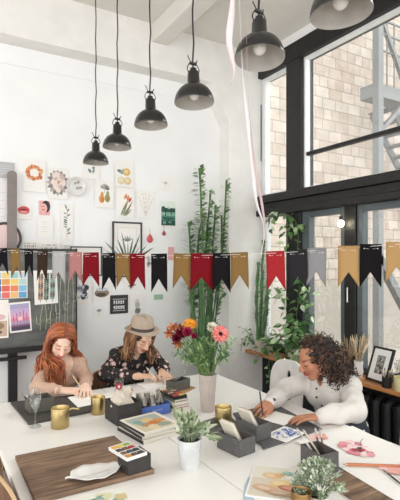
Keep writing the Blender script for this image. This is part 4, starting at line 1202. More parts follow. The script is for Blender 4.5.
slab('small_board', 'thin brown plywood board under the dark box by the vase', 'board', [(1.372, 2.76), (1.40, 2.66), (1.625, 2.79), (1.575, 2.93)], .008, MAT['bookwood'])
t = thing('olive_box', 'dark olive box with brushes laid across it, in front of the hat woman', 'box', (1.497, 2.805, TZ + .0095), .35)
open_box(.16, .082, .068, .006, MAT['box_olive'], t)
bc = (1.497, 2.805, TZ + .0095)
for k, (lb, h1, x) in enumerate((('dark brush laid across the olive box by the vase', '#3f3b38', -.02), ('pale grey brush laid across the olive box by the vase', '#a5a19b', .02), ('black brush resting diagonally on the olive box by the vase', '#262424', .05))):
    brush(lb, box_pt(bc, .35, (x - .07, -.03 + .012 * k, .0725)), box_pt(bc, .35, (x + .10, .025 + .012 * k, .085 + .006 * k)), h1, '#8a8378', 'brushes on the olive box')

# right: slate boards, grey boxes with notepads
slab('slate_board', 'grey slate board under the gold cup and the two grey boxes', 'board', [(1.245, 2.16), (1.515, 2.235), (1.45, 1.985), (1.265, 1.90)], .006, MAT['slate'])
slab('slate_board', "grey slate board under the curly haired woman's hands", 'board', [(1.535, 2.20), (1.86, 2.215), (1.80, 1.76), (1.375, 1.715)], .010, MAT['slate'])
ZS = TZ + .0112
def note_box(label, x, y, z, ang, w, d, h):
    t = thing('grey_box', label, 'box', (x, y, z), ang, 'grey felt boxes with notepads'); open_box(w, d, h, .006, MAT['box_grey'], t); return t
note_box('grey felt box nearest the camera with a cream notepad', 1.262, 1.785, TZ + E0, .14, .105, .155, .078)
note_box("grey felt box with a cream notepad, right next to the writing woman's hand", 1.425, 1.865, ZS, .14, .105, .15, .078)
def notepad(label, p, ang, lean, w, h, n=6):
    t = thing('notepad', label, 'notepad', p, ang, 'notepads in the grey boxes'); t.rotation_euler = (0, lean, ang)
    for k in range(n): pass
    MB().box((0, 0, h / 2), (.014, w, h)).build('pages', MAT['pagestack'], t, smooth=False, bevel=.001)
    for s, c_ in ((-1, '#e2dccb'), (1, '#b9a384')): MB().box((s * .0082, 0, h / 2 + .001), (.0022, w + .003, h + .002), col=C(c_)).build('cover', MAT['misc'], t, smooth=False)
notepad('cream notepad leaning in the nearest grey felt box', (1.282, 1.80, TZ + .0145), .15, -.52, .085, .145)
notepad("cream notepad leaning in the grey felt box beside the writing hand", (1.446, 1.88, ZS + .014), .15, -.56, .085, .145)
page('writing_paper', "white sheet under the curly haired woman's pen", 'paper', (1.60, 2.04), (.16, .05), (.05, -.15), None, z=ZS)
def d_blue(s):
    for k in range(34):
        u, v = random.uniform(.12, .88), random.uniform(.12, .88); s.leaf(u, v, random.uniform(0, 6.2), .022, .011, random.choice([C('#6f7fc4'), C('#8f9cd2'), C('#4f62b0'), C('#aab6de'), C('#7fa08c')]))
    for k in range(7): s.blob(random.uniform(.2, .8), random.uniform(.2, .8), .07, .06, random.choice([C('#8a98d4'), C('#5f70bd')]), k, 8, .2)
page('blue_painting', 'sheet painted with small blue flowers in front of the slate board', 'painting', (1.475, 1.835), (.17, .045), (.03, -.13), d_blue, z=ZS + .0002)

# right foreground: large flower painting, pencils, boards, brush box
def d_bigflower(s):
    pk = [C('#f3d3d4'), C('#efbfc3'), C('#e3a0a9'), C('#f6e3e2'), C('#d98a95')]
    for k in range(34):
        a = 2.4 * k; r = .15 * math.sqrt(k / 34); s.blob(.50 + r * math.cos(a), .33 + r * .9 * math.sin(a), .05, .032, random.choice(pk), a, 12, .25)
    for k in range(7): s.blob(.49 + random.uniform(-.05, .05), .34 + random.uniform(-.03, .04), .03, .02, random.choice([C('#8a3f4f'), C('#5f3440'), C('#b34a5c')]), k, 8, .3)
    for k in range(8): s.blob(.47 + random.uniform(-.1, .1), .66 + random.uniform(-.04, .05), .08, .035, random.choice([C('#f1c9c6'), C('#e9ada6'), C('#f6deda')]), k, 10, .25)
    s.line([(.58, .33), (.68, .27), (.78, .24)], .004, C('#8f8a84'))
    for k in range(6): s.blob(.30 + random.uniform(-.08, .08), .06 + random.uniform(-.03, .03), .09, .03, random.choice([C('#efc5bd'), C('#e6a59a'), C('#f5ddd8')]), k, 9, .3)
page('flower_painting', 'large white sheet with a pink flower painting, at the right table edge', 'painting', (1.565, 1.70), (.40, -.0), (-.08, -.66), d_bigflower, z=TZ + .0092)
slab('wooden_board', 'brown wooden board under the large pink flower painting', 'board', [(1.375, 1.355), (1.90, 1.37), (1.92, .90), (1.36, .90)], .008, MAT['boardwood'])
page('loose_sheet', 'white sheet with pink wash at the table edge beside the white sleeve', 'paper', (1.76, 1.97), (.19, -.04), (.0, -.17), lambda s: [s.blob(.75 + random.uniform(-.15, .15), .55 + random.uniform(-.2, .2), .2, .14, random.choice([C('#efc0b6'), C('#e9a99c'), C('#f4d6cf')]), k, 9, .3) for k in range(7)])
def pencil(label, a, b_, r, col, tip=C('#d9b48a')):
    a, b_ = V(a), V(b_); L = (b_ - a).length; t = thing('pencil', label, 'pencil', a); t.rotation_euler = basis(b_ - a).to_euler()
    MB().lathe([(.001, 0), (r, 0), (r, L - .02)], seg=6, col=col).build('barrel', MAT['gloss'], t)
    MB().lathe([(r, L - .02), (r * .35, L - .006)], seg=6, col=tip).lathe([(r * .35, L - .006), (.0004, L)], seg=6, col=C('#4a3a36')).build('tip', MAT['misc'], t)
ZP = TZ + .0125
pencil('thick orange brown pencil lying across the pink flower painting', (1.79, 1.215, ZP + .0075), (1.545, 1.39, ZP + .0065), .0065, C('#c27a55'))
brush('long black paint brush at the right edge below the orange pencil', (1.60, 1.13, ZP + .004), (1.655, 1.27, ZP + .005), '#2b2a2a', '#8c8880')
t = thing('shell_dish', 'white shallow dish cut by the right edge below the flower painting', 'dish', (1.735, 1.205 - .07, ZP + E0))
MB().lathe([(.001, .0), (.03, .0), (.06, .012), (.075, .028), (.072, .028), (.057, .014), (.028, .004), (.001, .004)], seg=28).build('dish', MAT['ceramic'], t)

bxc = (1.462, 1.445, TZ + E0)
t = thing('grey_box', 'grey box of pens and brushes behind the frosted green plant', 'box', bxc, -.10)
open_box(.098, .135, .088, .006, MAT['box_grey'], t)
for k, (lb, q0, q1, h1) in enumerate((('white paint brush leaning left in the pen box', (.02, .02, .009), (-.075, .06, .165), '#e2ddd6'), ('cream brush leaning left beside the white one in the pen box', (.035, .0, .009), (-.05, .05, .16), '#cfc2ae'),
        ('dark brush standing upright in the pen box', (.03, .02, .009), (.018, .05, .155), '#3b3634'), ('thin brown brush standing upright in the pen box', (.045, .01, .009), (.04, .045, .15), '#6d5446'))):
    brush(lb, box_pt(bxc, -.1, q0), box_pt(bxc, -.1, q1), h1, '#b8aea2', 'brushes in the pen box', .0042)
def d_pearbook(s):
    s.rect(.02, .02, .98, .98, C('#d9d5c6')); s.rect(.04, .42, .96, .97, C('#cfc5b4'))
    for u, v, ru, rv, c_, a in ((.36, .33, .17, .1, '#d9b78a', .3), (.48, .27, .09, .07, '#d0a878', 0), (.52, .56, .2, .12, '#d8bd86', -.2), (.68, .68, .2, .09, '#b8755a', .2), (.78, .6, .12, .07, '#c98a6a', 0), (.62, .2, .1, .06, '#8fb0a6', .4), (.3, .75, .24, .1, '#c9a58a', .3), (.75, .36, .16, .07, '#dfe0d2', 0), (.55, .85, .28, .07, '#b5977a', .1)):
        s.blob(u, v, ru, rv, C(c_), a, 14, .05); s.blob(u - .03, v - .02, ru * .5, rv * .5, mixc(C(c_), (1, 1, 1), .25), a, 10, .1)
page('pear_print', 'print of yellow pears lying at the bottom of the photo', 'print', (1.232, 1.605), (.17, -.17), (-.19, -.19), d_pearbook, th=.006)
slab('blue_folder', 'pale blue folder under the left corner of the pear print', 'folder', [(1.16, 1.545), (1.085, 1.478), (.93, 1.28), (.99, 1.27)], .0015, M('pale_blue_card', '#a9bccb', .6), z=TZ - .0002)
# ---------------------------------------------------------------- plants
random.seed(11)
def rnd_dir(zmin=-.2):
    while True:
        d = V((random.uniform(-1, 1), random.uniform(-1, 1), random.uniform(zmin, 1)))
        if .1 < d.length < 1: return d.normalized()
GREENS = [C('#6b905c'), C('#86a66d'), C('#9dba85'), C('#557a4e'), C('#b7cda2')]
def euphorbia_stem(mb, lf, pts, r, leaf_from=.5, dens=60, ll=.05):
    P = cat_rom(pts, 6); n = len(P)
    # three-winged stem with scalloped ridges
    for w in range(3):
        for i in range(n - 1):
            a = 2 * PI * w / 3 + .4
            d = V((math.cos(a), math.sin(a), 0)); rr = r * (1 + .25 * math.sin(i * 2.2)); r2 = r * (1 + .25 * math.sin((i + 1) * 2.2))
            s = V((-d.y, d.x, 0)) * r * .28
            c_ = vary(C('#64875a'), .18)
            mb.add([P[i] + s, P[i] + d * rr, P[i] - s, P[i + 1] + s, P[i + 1] + d * r2, P[i + 1] - s], [(0, 1, 4, 3), (1, 2, 5, 4)], c_)
    mb.tube(P, [r * .42] * (n - 1) + [r * .2], 6, C('#5a7d50'))
    L = sum((b - a).length for a, b in zip(P, P[1:]))
    for k in range(int(L * dens)):
        t = leaf_from + (1 - leaf_from) * random.random()
        i = min(int(t * (n - 1)), n - 2); p = P[i].lerp(P[i + 1], t * (n - 1) - i)
        a = 2 * PI * random.randrange(3) / 3 + .4 + random.uniform(-.2, .2); d = V((math.cos(a), math.sin(a), random.uniform(-.1, .8)))
        lf.leaf(p + V((math.cos(a), math.sin(a), 0)) * r * .8, d, (0, 0, 1), ll * random.uniform(.6, 1.2), ll * .42, vary(random.choice(GREENS), .12), bend=.15, seg=3, blunt=.8)
def sp(px, py, y=3.78):
    p = W(px, py, y); return (p.x, p.y, p.z)
pl = thing('african_milk_tree', 'tall many-stemmed cactus plant with small leaves in the corner beside the white column', 'plant', (2.33, 3.72, 0))
o0 = V((2.33, 3.72, 0))
MB().lathe([(.001, 0), (.12, 0), (.15, .28), (.155, .30), (.14, .30), (.135, .27), (.001, .27)], seg=28).build('pot', MAT['pot'], pl)
MB().lathe([(.135, .268), (.07, .274), (.001, .276)], seg=20).build('soil', MAT['soil'], pl)
sm, lm = MB(), MB()
specs = [([(2.30, 3.70, .27), sp(199, 340, 3.70), sp(203, 260, 3.72), sp(200, 168, 3.78)], .013, .60, 110), ([(2.36, 3.74, .27), sp(212, 330, 3.78), sp(222, 255, 3.80), sp(227, 180, 3.80)], .012, .45, 100),
         ([(2.28, 3.74, .27), sp(196, 330, 3.72), sp(193, 280, 3.76), sp(189, 222, 3.8)], .014, .45, 150), ([(2.33, 3.66, .27), sp(204, 350, 3.64), sp(203, 305, 3.62), sp(202, 276, 3.62)], .036, .8, 25),
         ([(2.36, 3.68, .27), sp(210, 350, 3.66), sp(211, 300, 3.66), sp(210, 262, 3.68)], .036, .7, 40), ([(2.34, 3.76, .27), sp(206, 330, 3.74), sp(212, 260, 3.76), sp(216, 205, 3.8)], .013, .45, 160),
         ([(2.29, 3.68, .27), sp(195, 345, 3.66), sp(192, 300, 3.64), sp(189, 280, 3.62)], .022, .6, 30), ([(2.31, 3.77, .27), sp(201, 330, 3.76), sp(198, 250, 3.80), sp(203, 215, 3.82)], .012, .45, 180),
         ([(2.38, 3.72, .27), sp(214, 340, 3.72), sp(221, 270, 3.78), sp(222, 215, 3.82)], .012, .4, 160), ([(2.39, 3.70, .27), sp(212, 345, 3.68), sp(217, 312, 3.66), sp(222, 296, 3.64)], .012, .9, 10),
         ([(2.31, 3.70, .27), sp(200, 340, 3.70), sp(207, 262, 3.74), sp(208, 228, 3.78)], .014, .4, 180), ([(2.32, 3.78, .27), sp(203, 330, 3.78), sp(205, 262, 3.78), sp(211, 190, 3.80)], .011, .5, 110)]
for pts, r, lf_, dn in specs: euphorbia_stem(sm, lm, pts, r, lf_, dn * .5, .085)
for mb in (sm, lm): mb.v = [tuple(V(v) - o0) for v in mb.v]
sm.build('stems', MAT['leaf'], pl, angle=30); lm.build('leaves', MAT['leaf'], pl)

def pot(mb_t, r, h, mat, t, name='pot'):
    MB().lathe([(.001, 0), (r * .78, 0), (r, h * .88), (r * 1.06, h * .88), (r * 1.06, h), (r * .95, h), (r * .92, h * .85), (.001, h * .85)], seg=24).build(name, mat, t)
    MB().lathe([(r * .93, h * .86), (r * .5, h * .9), (.001, h * .91)], seg=16).build('soil', MAT['soil'], t)

# window sill plants
t = thing('potted_cactus', 'columnar green cactus in an off-white pot on the sill next to the column', 'plant', (2.925, 3.70, .7206))
pot(None, .062, .12, MAT['pot'], t)
sm, lm = MB(), MB()
for (dx, dy, px_, py_) in ((-.02, .01, 259, 262), (.01, .02, 264, 240), (.0, -.02, 270, 262), (.02, 0, 268, 285)):
    tp = ray(px_, py_); k = 2.97 / tp.x; tp = V((tp.x * k, tp.y * k, CAMZ + tp.z * k)) - V((2.925, 3.70, .7206)); tp.x = min(tp.x, .09); tp.y = max(-.12, min(.12, tp.y))
    b0 = V((dx, dy, .10)); euphorbia_stem(sm, lm, [b0, b0.lerp(tp, .5) + V((dx, dy * .6, 0)), tp], .021, .25, 60, .05)
sm.build('stems', MAT['leaf'], t, angle=30); lm.build('leaves', MAT['leaf'], t)

def heart(lf, p, d, size, col, bend=.25):
    d = V(d); n = V((random.uniform(-.5, .5) - .5, random.uniform(-.5, .5) - .4, 1)).normalized()
    lf.leaf(p, d, n, size, size * .62, col, bend=bend, fold=.15, seg=5, blunt=.6)
def vine(sm, lf, pts, n, size, cols, r=.0028):
    P = cat_rom(pts, 6); sm.tube(P, r, 5, C('#6d7f55'))
    for k in range(n):
        i = random.randrange(len(P)); p = P[i]; d = rnd_dir(-.8); d.x = -abs(d.x) * .6 if p.x > 2.9 else d.x
        q = p + d * random.uniform(.015, .05); sm.tube([p, q], .0012, 4, C('#7f9465')); heart(lf, q, d + V((0, 0, -.5)), size * random.uniform(.6, 1.2), vary(random.choice(cols), .15))
PG = [C('#5d8a4e'), C('#7aa465'), C('#a5c28c'), C('#4d7846'), C('#c0d3ad'), C('#43653e')]
def pothos(name, label, loc, vines, bush, mat, pr=.07, ph=.12, size=.078):
    t = thing(name, label, 'plant', loc); pot(None, pr, ph, mat, t); sm, lf = MB(), MB(); L = V(loc)
    for pts, n in vines: vine(sm, lf, [V(p) - L for p in pts], n, size, PG)
    for k in range(bush[0]):
        d = rnd_dir(.05); a = V((0, 0, ph * .9)); tip = a + V((d.x * bush[1], d.y * bush[1], d.z * bush[2])) * random.uniform(.4, 1)
        tip.x = min(tip.x, 3.035 - L.x)
        sm.tube([a + V((d.x, d.y, 0)) * .02, a.lerp(tip, .5) + V((0, 0, .03)), tip], .002, 4, C('#71875c')); heart(lf, tip, V((d.x, d.y, -.2 + .3 * random.random())), size * random.uniform(.7, 1.3), vary(random.choice(PG), .15))
    sm.build('stems', MAT['leaf'], t); lf.build('leaves', MAT['leaf'], t)
def wx(px, py, x=2.99):
    r = ray(px, py); k = x / r.x; return (x, r.y * k, CAMZ + r.z * k)
pothos('climbing_pothos', 'climbing vine plant with heart-shaped leaves hanging down the black window post', (2.955, 3.24, .7206),
       [([(2.955, 3.24, .82), wx(296, 320), wx(300, 285), wx(296, 265)], 60), ([(2.955, 3.24, .82), wx(305, 325), wx(310, 300), wx(303, 275)], 40), ([(2.955, 3.24, .82), wx(288, 318), wx(283, 300), wx(278, 292)], 22),
        ([wx(296, 265), wx(298, 240), wx(296, 222), wx(285, 214), wx(272, 214), wx(268, 228)], 34), ([wx(285, 214), wx(288, 228), wx(287, 245)], 14)], (110, .24, .30), MAT['pot'])
pothos('trailing_pothos', 'low bushy plant in a clay pot on the sill beside the curly hair', (2.94, 2.98, .7206), [([(2.93, 2.98, .82), (2.83, 2.98, .80), (2.80, 3.02, .70), (2.80, 3.05, .58)], 16), ([(2.93, 2.98, .82), (2.84, 3.2, .8), (2.80, 3.28, .68)], 14)], (60, .16, .2), M('terracotta', '#a8765a', .8), .055, .09, .072)
pothos('small_pothos', 'small plant in a cream pot beside the columnar cactus', (2.92, 3.57, .7206), [([(2.91, 3.52, .81), (2.83, 3.54, .8), (2.80, 3.60, .66)], 10), ([(2.92, 3.5, .80), (2.82, 3.44, .78), (2.79, 3.40, .62), (2.79, 3.38, .5)], 16)], (16, .10, .2), MAT['pot'], .042, .085, .055)
pothos('trailing_ivy', 'wispy trailing plant at the left end of the sill, in front of the column', (2.915, 3.805, .7206), [([(2.91, 3.805, .78), (2.84, 3.82, .86), (2.76, 3.79, .82), (2.72, 3.76, .74)], 9), ([(2.91, 3.8, .78), (2.83, 3.78, .9), (2.78, 3.8, .95)], 8)], (9, .08, .18), MAT['zinc'], .032, .06, .04)

# the bouquet
vc = V((1.445, 2.335, TZ + E0))
t = thing('vase', 'tall fluted pale mauve vase holding the bouquet on the right table', 'vase', vc)
MB().lathe([(.001, 0), (.036, 0), (.039, .004), (.043, .08), (.051, .212), (.052, .220), (.049, .220), (.041, .09), (.036, .01), (.001, .008)], seg=72, flute=.05, nfl=12).build('body', MAT['vase'], t)
def flower(name, label, head, n, r, cols, centre, kind, group, off=(0, 0)):
    base = vc + V((off[0], off[1], .03)); head = V(head); n = V(n).normalized()
    t = thing(name, label, 'flower', base, 0, group); h = head - base
    neck = V((off[0] * .9, off[1] * .9, .19)); P = cat_rom([V((0, 0, 0)), neck, neck.lerp(h, .55) + V((0, 0, .02)), h - n * .022, h - n * .004], 5)
    MB().tube(P, .0032, 6, C('#7d9a5c')).build('stem', MAT['leaf'], t)
    R = basis(n); pm = MB()
    if kind == 'gerbera':
        for ly, (m, rr, tilt) in enumerate(((20, 1, .10), (20, .86, .28), (14, .55, .55))):
            for k in range(m):
                a = 2 * PI * (k + .5 * ly) / m; d = R @ V((math.cos(a), math.sin(a), tilt + random.uniform(-.05, .05)))
                pm.leaf(h + R @ V((math.cos(a) * r * .12, math.sin(a) * r * .12, .001 * ly)), d, n, r * rr * .92, r * .30, vary(random.choice(cols), .07), bend=.12, fold=.1, seg=4, blunt=.55)
        pm.build('petals', MAT['petal'], t)
        MB().ball(h + n * .004, (r * .24, r * .24, r * .14), R, 12, 6, C(centre)).build('flower_centre', MAT['felt'], t)
    elif kind == 'mum':
        for k in range(70):
            z = 1 - 1.35 * (k + .5) / 70; a = 2.4 * k; q = math.sqrt(max(0, 1 - z * z)); d = R @ V((q * math.cos(a), q * math.sin(a), z * .9 + .15))
            pm.leaf(h + d * r * .15, d, n if abs(d.dot(n)) < .9 else R.col[0], r * random.uniform(.75, 1), r * .34, vary(random.choice(cols), .15), bend=-.2, fold=.2, seg=3, blunt=.6)
        pm.build('petals', MAT['petal'], t)
        MB().ball(h, (r * .3,) * 3, R, 8, 6, C(centre)).build('flower_centre', MAT['felt'], t)
    else:
        for k in range(6):
            a = 2 * PI * k / 6; d = R @ V((math.cos(a), math.sin(a), .55)); pm.leaf(h - n * .012, d, n, r * 1.15, r * .55, vary(random.choice(cols), .12), bend=.25, fold=.15, seg=4, blunt=.7)
        pm.build('petals', MAT['petal'], t)
        MB().ball(h + n * .006, (.005, .005, .012), R, 8, 6, C(centre)).build('flower_centre', MAT['felt'], t)
toc = V((-.5, -.8, .35))
def hd_(px, py, Z=2.72):
    return at(px, py, Z)
OR, RD, RU, PK, WH = [C('#e89a2a'), C('#f2b13c'), C('#dd8324')], [C('#74132b'), C('#8a1c37'), C('#5a0e20')], [C('#b06338'), C('#c67d4a'), C('#94502f')], [C('#ee8f86'), C('#f4a9a0'), C('#e57a74')], [C('#f0ece0'), C('#e6e8d6')]
flower('gerbera_flower', 'bright orange yellow gerbera at the top of the bouquet', hd_(190, 324), toc + V((.1, 0, .9)), .047, OR, '#b07a24', 'gerbera', 'flowers in the mauve vase', (-.012, .006))
flower('gerbera_flower', 'large pink gerbera with a dark centre on the right of the bouquet', hd_(220.5, 334), toc + V((.2, 0, .1)), .056, PK, '#3b1f22', 'gerbera', 'flowers in the mauve vase', (.014, .0))
flower('white_flower', 'white ruffled flower behind the pink gerbera', hd_(212, 328, 2.77), toc + V((0, 0, .6)), .036, WH, '#d9d3a8', 'mum', 'flowers in the mauve vase', (.012, .012))
flower('chrysanthemum', 'dark red chrysanthemum at the middle of the red cluster', hd_(181, 333, 2.70), toc, .036, RD, '#4a0e1c', 'mum', 'flowers in the mauve vase', (-.016, -.004))
flower('chrysanthemum', 'dark red chrysanthemum lowest in the red cluster', hd_(177, 338, 2.66), toc + V((-.3, 0, 0)), .031, RD, '#4a0e1c', 'mum', 'flowers in the mauve vase', (-.018, .004))
flower('chrysanthemum', 'crimson chrysanthemum right below the orange gerbera', hd_(187.5, 332, 2.66), toc, .031, [C('#a3204a'), C('#8a1a3c'), C('#b53a5c')], '#5a1024', 'mum', 'flowers in the mauve vase', (-.01, -.012))
flower('chrysanthemum', 'small crimson chrysanthemum on the right of the red cluster', hd_(194, 336, 2.64), toc + V((.3, 0, 0)), .018, [C('#a3204a'), C('#8a1a3c')], '#5a1024', 'mum', 'flowers in the mauve vase', (-.004, -.016))
for k, (px_, py_, lb) in enumerate(((169, 333, 'leftmost'), (173, 327, 'upper left'), (178, 343.5, 'lowest'), (180, 326.5, 'topmost'))):
    flower('lily_flower', 'rust orange lily-like blossom, %s of the four rust blossoms in the bouquet' % lb, hd_(px_, py_, 2.70), V(((-.8, -.6, .2), (-.4, -.6, .6), (-.4, -.9, -.1), (0, -.5, .9))[k]), .034, RU, '#7a3a20', 'lily', 'flowers in the mauve vase', (-.02 + .006 * k, .012 - .006 * k))
def greens(label, tips, off, n):
    base = vc + V((off[0], off[1], .03)); t = thing('greenery_stem', label, 'foliage', base, 0, 'green stems in the mauve vase'); sm, lf = MB(), MB()
    for px_, py_, Z in tips:
        h = at(px_, py_, Z) - base; neck = V((off[0] * .8, off[1] * .8, .19)); P = cat_rom([V((0, 0, 0)), neck, neck.lerp(h, .6) + V((0, 0, .015)), h], 6); sm.tube(P, .0018, 5, C('#84a066'))
        for k in range(n):
            i = random.randrange(10, len(P)); d = rnd_dir(-.3); lf.leaf(P[i] + d * .004, d, (0, 0, 1), random.uniform(.025, .05), .011, vary(random.choice([C('#5f8a4a'), C('#7ea465'), C('#9dbb84'), C('#4c7340'), C('#b3c79c')]), .12), seg=3, blunt=.8)
    sm.build('stem', MAT['leaf'], t); lf.build('leaves', MAT['leaf'], t)
greens('feathery green stem drooping on the left side of the bouquet', [(176, 352, 2.68), (182, 347, 2.66), (188, 343, 2.7), (180, 358, 2.66)], (-.02, -.008), 26)
greens('feathery green stem filling the middle of the bouquet', [(195, 345, 2.64), (201, 352, 2.66), (192, 354, 2.62), (198, 342, 2.7)], (-.006, -.02), 26)
greens('feathery green stem below the pink gerbera', [(215, 346, 2.66), (222, 350, 2.68), (228, 345, 2.7), (210, 342, 2.7)], (.018, -.010), 28)
greens('feathery green stem at the right edge of the bouquet', [(230, 352, 2.72), (226, 358, 2.7), (218, 340, 2.76), (233, 342, 2.72)], (.022, .008), 22)
greens('feathery green stem at the back of the bouquet, beside the white flower', [(206, 336, 2.8), (202, 340, 2.8), (209, 350, 2.78)], (.0, .022), 22)

# bucket of sage
bc_ = (.985, 1.742, TZ + E0)
t = thing('potted_plant', 'grey green soft-leaved plant in a whitewashed zinc bucket on the table', 'plant', bc_)
bk = MB().lathe([(.001, 0), (.041, 0), (.042, .004), (.0515, .118), (.0535, .121), (.0535, .125), (.0495, .125), (.0485, .112), (.001, .11)], seg=36)
for z_ in (.085, .095): bk.tube([((.042 + .0095 * z_ / .118 + .0006) * math.cos(k * PI / 18), (.042 + .0095 * z_ / .118 + .0006) * math.sin(k * PI / 18), z_) for k in range(36)], .0014, 5, closed=True)
bk.build('bucket', MAT['zinc'], t)
MB().lathe([(.0485, .112), (.02, .116), (.001, .117)], seg=16).build('soil', MAT['soil'], t)
lf = MB(); SG = [C('#a3b08e'), C('#bcc6a8'), C('#8c9d76'), C('#cfd6bf'), C('#74876181'[:7])]
def sage(lf, p, tip, n, L, wd):
    P = cat_rom([p, V(p).lerp(V(tip), .5) + V((0, 0, .02)), tip], 5)
    lf.tube(P, .0022, 5, C('#93a082'))
    for k in range(n):
        i = int(len(P) * (.25 + .75 * k / n)); i = min(i, len(P) - 1); d = rnd_dir(-.1) + (V(tip) - V(p)).normalized() * .9
        lf.leaf(P[i], d, rnd_dir(0), L * random.uniform(.7, 1.15), wd, vary(random.choice(SG), .1), bend=random.uniform(-.1, .4), fold=.25, seg=4, blunt=.65)
for k in range(22):
    a = k * 2.4; rr = random.uniform(.01, .075); tz = .125 + random.uniform(.05, .115) - rr * .4
    sage(lf, (.02 * math.cos(a), .02 * math.sin(a), .115), (rr * math.cos(a), rr * math.sin(a), tz), 8, .044, .012)
for tx, ty, tz in ((.09, -.05, .13), (.11, -.03, .10), (.10, .0, .15), (-.05, .04, .23)):
    sage(lf, (.02, 0, .115), (tx, ty, tz), 7, .05, .016)
lf.build('foliage', MAT['leaf'], t)

# frosted plant at the bottom edge
fc_ = (1.243, 1.236, TZ + E0)
t = thing('potted_plant', 'frosted pale green bushy plant at the bottom edge before the pen box', 'plant', fc_)
pot(None, .038, .035, MAT['zinc'], t)
lf = MB(); FR = [C('#b7c2aa'), C('#cbd3bf'), C('#a0ae90'), C('#dde2d5'), C('#8c9d7b')]
for k in range(40):
    d = rnd_dir(-.05); a = V((d.x * .015, d.y * .015, .032)); tip = a + V((d.x * .080, d.y * .080, .015 + max(0, d.z) * .115))
    P = cat_rom([a, a.lerp(tip, .5) + V((0, 0, .012)), tip], 5); lf.tube(P, .002, 5, C('#7a8a6e'))
    ax = (tip - a).normalized()
    for q in range(34):
        s_ = .25 + .75 * q / 34; i = min(int(s_ * (len(P) - 1)), len(P) - 2); p = P[i].lerp(P[i + 1], s_ * (len(P) - 1) - i)
        lf.leaf(p, ax * .9 + rnd_dir(-1) * .8, rnd_dir(0), random.uniform(.012, .02), .0085, vary(random.choice(FR), .1), bend=0, fold=.2, seg=2, blunt=.8)
lf.build('foliage', MAT['leaf'], t)

# ---------------------------------------------------------------- right end of the window sill
SZ = .7206
t = thing('photo_frame', 'black framed black and white photograph leaning against the window on the sill', 'picture', (2.945, 2.325, SZ), 0); t.rotation_euler = (0, .36, -.10)
f = MB(); fw, fh, fbar = .20, .27, .017
for s in (-1, 1):
    f.box((.0, s * (fw - fbar) / 2, fh / 2), (.02, fbar, fh)); f.box((0, 0, fh / 2 + s * (fh - fbar) / 2), (.02, fw - 2 * fbar, fbar))
f.build('frame', MAT['black'], t, smooth=False, bevel=.002)
def d_photo(s):
    s.rect(.27, .2, .73, .8, C('#8b8a86'))
    for k in range(22): s.blob(random.uniform(.34, .66), random.uniform(.26, .74), .07, .06, random.choice([C('#5b5a58'), C('#b5b3ae'), C('#77756f'), C('#3f3e3c'), C('#a3a29c')]), k, 9, .3)
sh = Sheet((-.004, fw / 2 - fbar, fh - fbar), (0, -(fw - 2 * fbar), 0), (0, 0, -(fh - 2 * fbar)), .001, (.92, .92, .91)); d_photo(sh); sh.build('print', t)
def jar(name, label, cat, x, y, r, h, mat, prof=None):
    t = thing(name, label, cat, (x, y, SZ)); MB().lathe(prof or [(.001, 0), (r * .95, 0), (r, .004), (r, h), (r - .003, h), (r - .003, .006), (.001, .005)], seg=28).build('body', mat, t); return t
jar('black_cup', 'black cup of small brushes in front of the leaning photo frame', 'cup', 2.89, 2.185, .034, .078, MAT['black'])
for k in range(6):
    a = k * 1.05; brush('small brush in the black cup on the sill, ' + ('bristles of straw colour', 'dark brown bristles', 'reddish bristles', 'white bristles', 'golden bristles', 'grey bristles')[k], (2.89 + .014 * math.cos(a), 2.185 + .014 * math.sin(a), SZ + .008), (2.89 + .038 * math.cos(a), 2.185 + .04 * math.sin(a), SZ + .125 + .01 * (k % 3)), ('#8a6a48', '#4a3a30', '#8f4a38', '#c9bda8', '#a98a5a', '#6d6a66')[k], ('#cdb98f', '#5b4434', '#9a5a44', '#e0d8c8', '#c9a45f', '#9a9792')[k], 'brushes in the black cup', .003)
jar('yellow_tin', 'pale yellow tin at the right edge of the sill', 'tin', 2.905, 2.075, .052, .098, M('pale_yellow_tin', '#d9d0a0', .4, var=.05))
jar('brown_jar', 'brown glass jar with dried stems behind the black cup', 'jar', 3.0, 2.16, .034, .09, M('brown_glass_jar', '#5f4c3a', .25))
def dried(label, x, y, z0, n, hmin, hmax, spread, cols, hairy):
    t = thing('dried_bunch', label, 'dried flowers', (x, y, z0)); sm, lf = MB(), MB()
    for k in range(n):
        a = random.uniform(0, 6.28); r0 = .012 * random.random(); r1 = spread * math.sqrt(random.random()); h = random.uniform(hmin, hmax)
        P = cat_rom([(r0 * math.cos(a), r0 * math.sin(a), .0), (r1 * .35 * math.cos(a), r1 * .35 * math.sin(a), h * .5), (min(r1 * math.cos(a), .055), r1 * math.sin(a), h)], 4)
        c_ = vary(random.choice(cols), .12); sm.tube(P, .0014, 4, c_)
        if hairy:
            sm.tube([P[-3], P[-2], P[-1], P[-1] + (P[-1] - P[-2]) * 1.2], [.002, .0055, .005, .001], 6, mixc(c_, (.95, .9, .8), .35))
        for q in range(4): lf.leaf(random.choice(P[3:]), rnd_dir(0), rnd_dir(0), .02, .007, vary(random.choice(cols), .15), seg=2)
    sm.build('stems', MAT['leaf'], t); lf.build('leaves', MAT['leaf'], t)
jar('white_jug', 'white jug of dried grasses on the sill behind the curly hair', 'jug', 2.965, 2.505, .036, .125, MAT['ceramic'], [(.001, 0), (.03, 0), (.038, .04), (.032, .09), (.036, .125), (.033, .125), (.029, .09), (.034, .04), (.001, .006)])
dried('dried cream grasses standing in the white jug', 2.965, 2.505, SZ + .01, 26, .22, .30, .075, [C('#c9b48f'), C('#b39a72'), C('#dccdb0'), C('#8f7a5c')], True)
jar('brown_pot', 'rust brown pot on the sill left of the white jug', 'pot', 2.95, 2.60, .036, .085, M('rust_clay', '#8a5a40', .7))
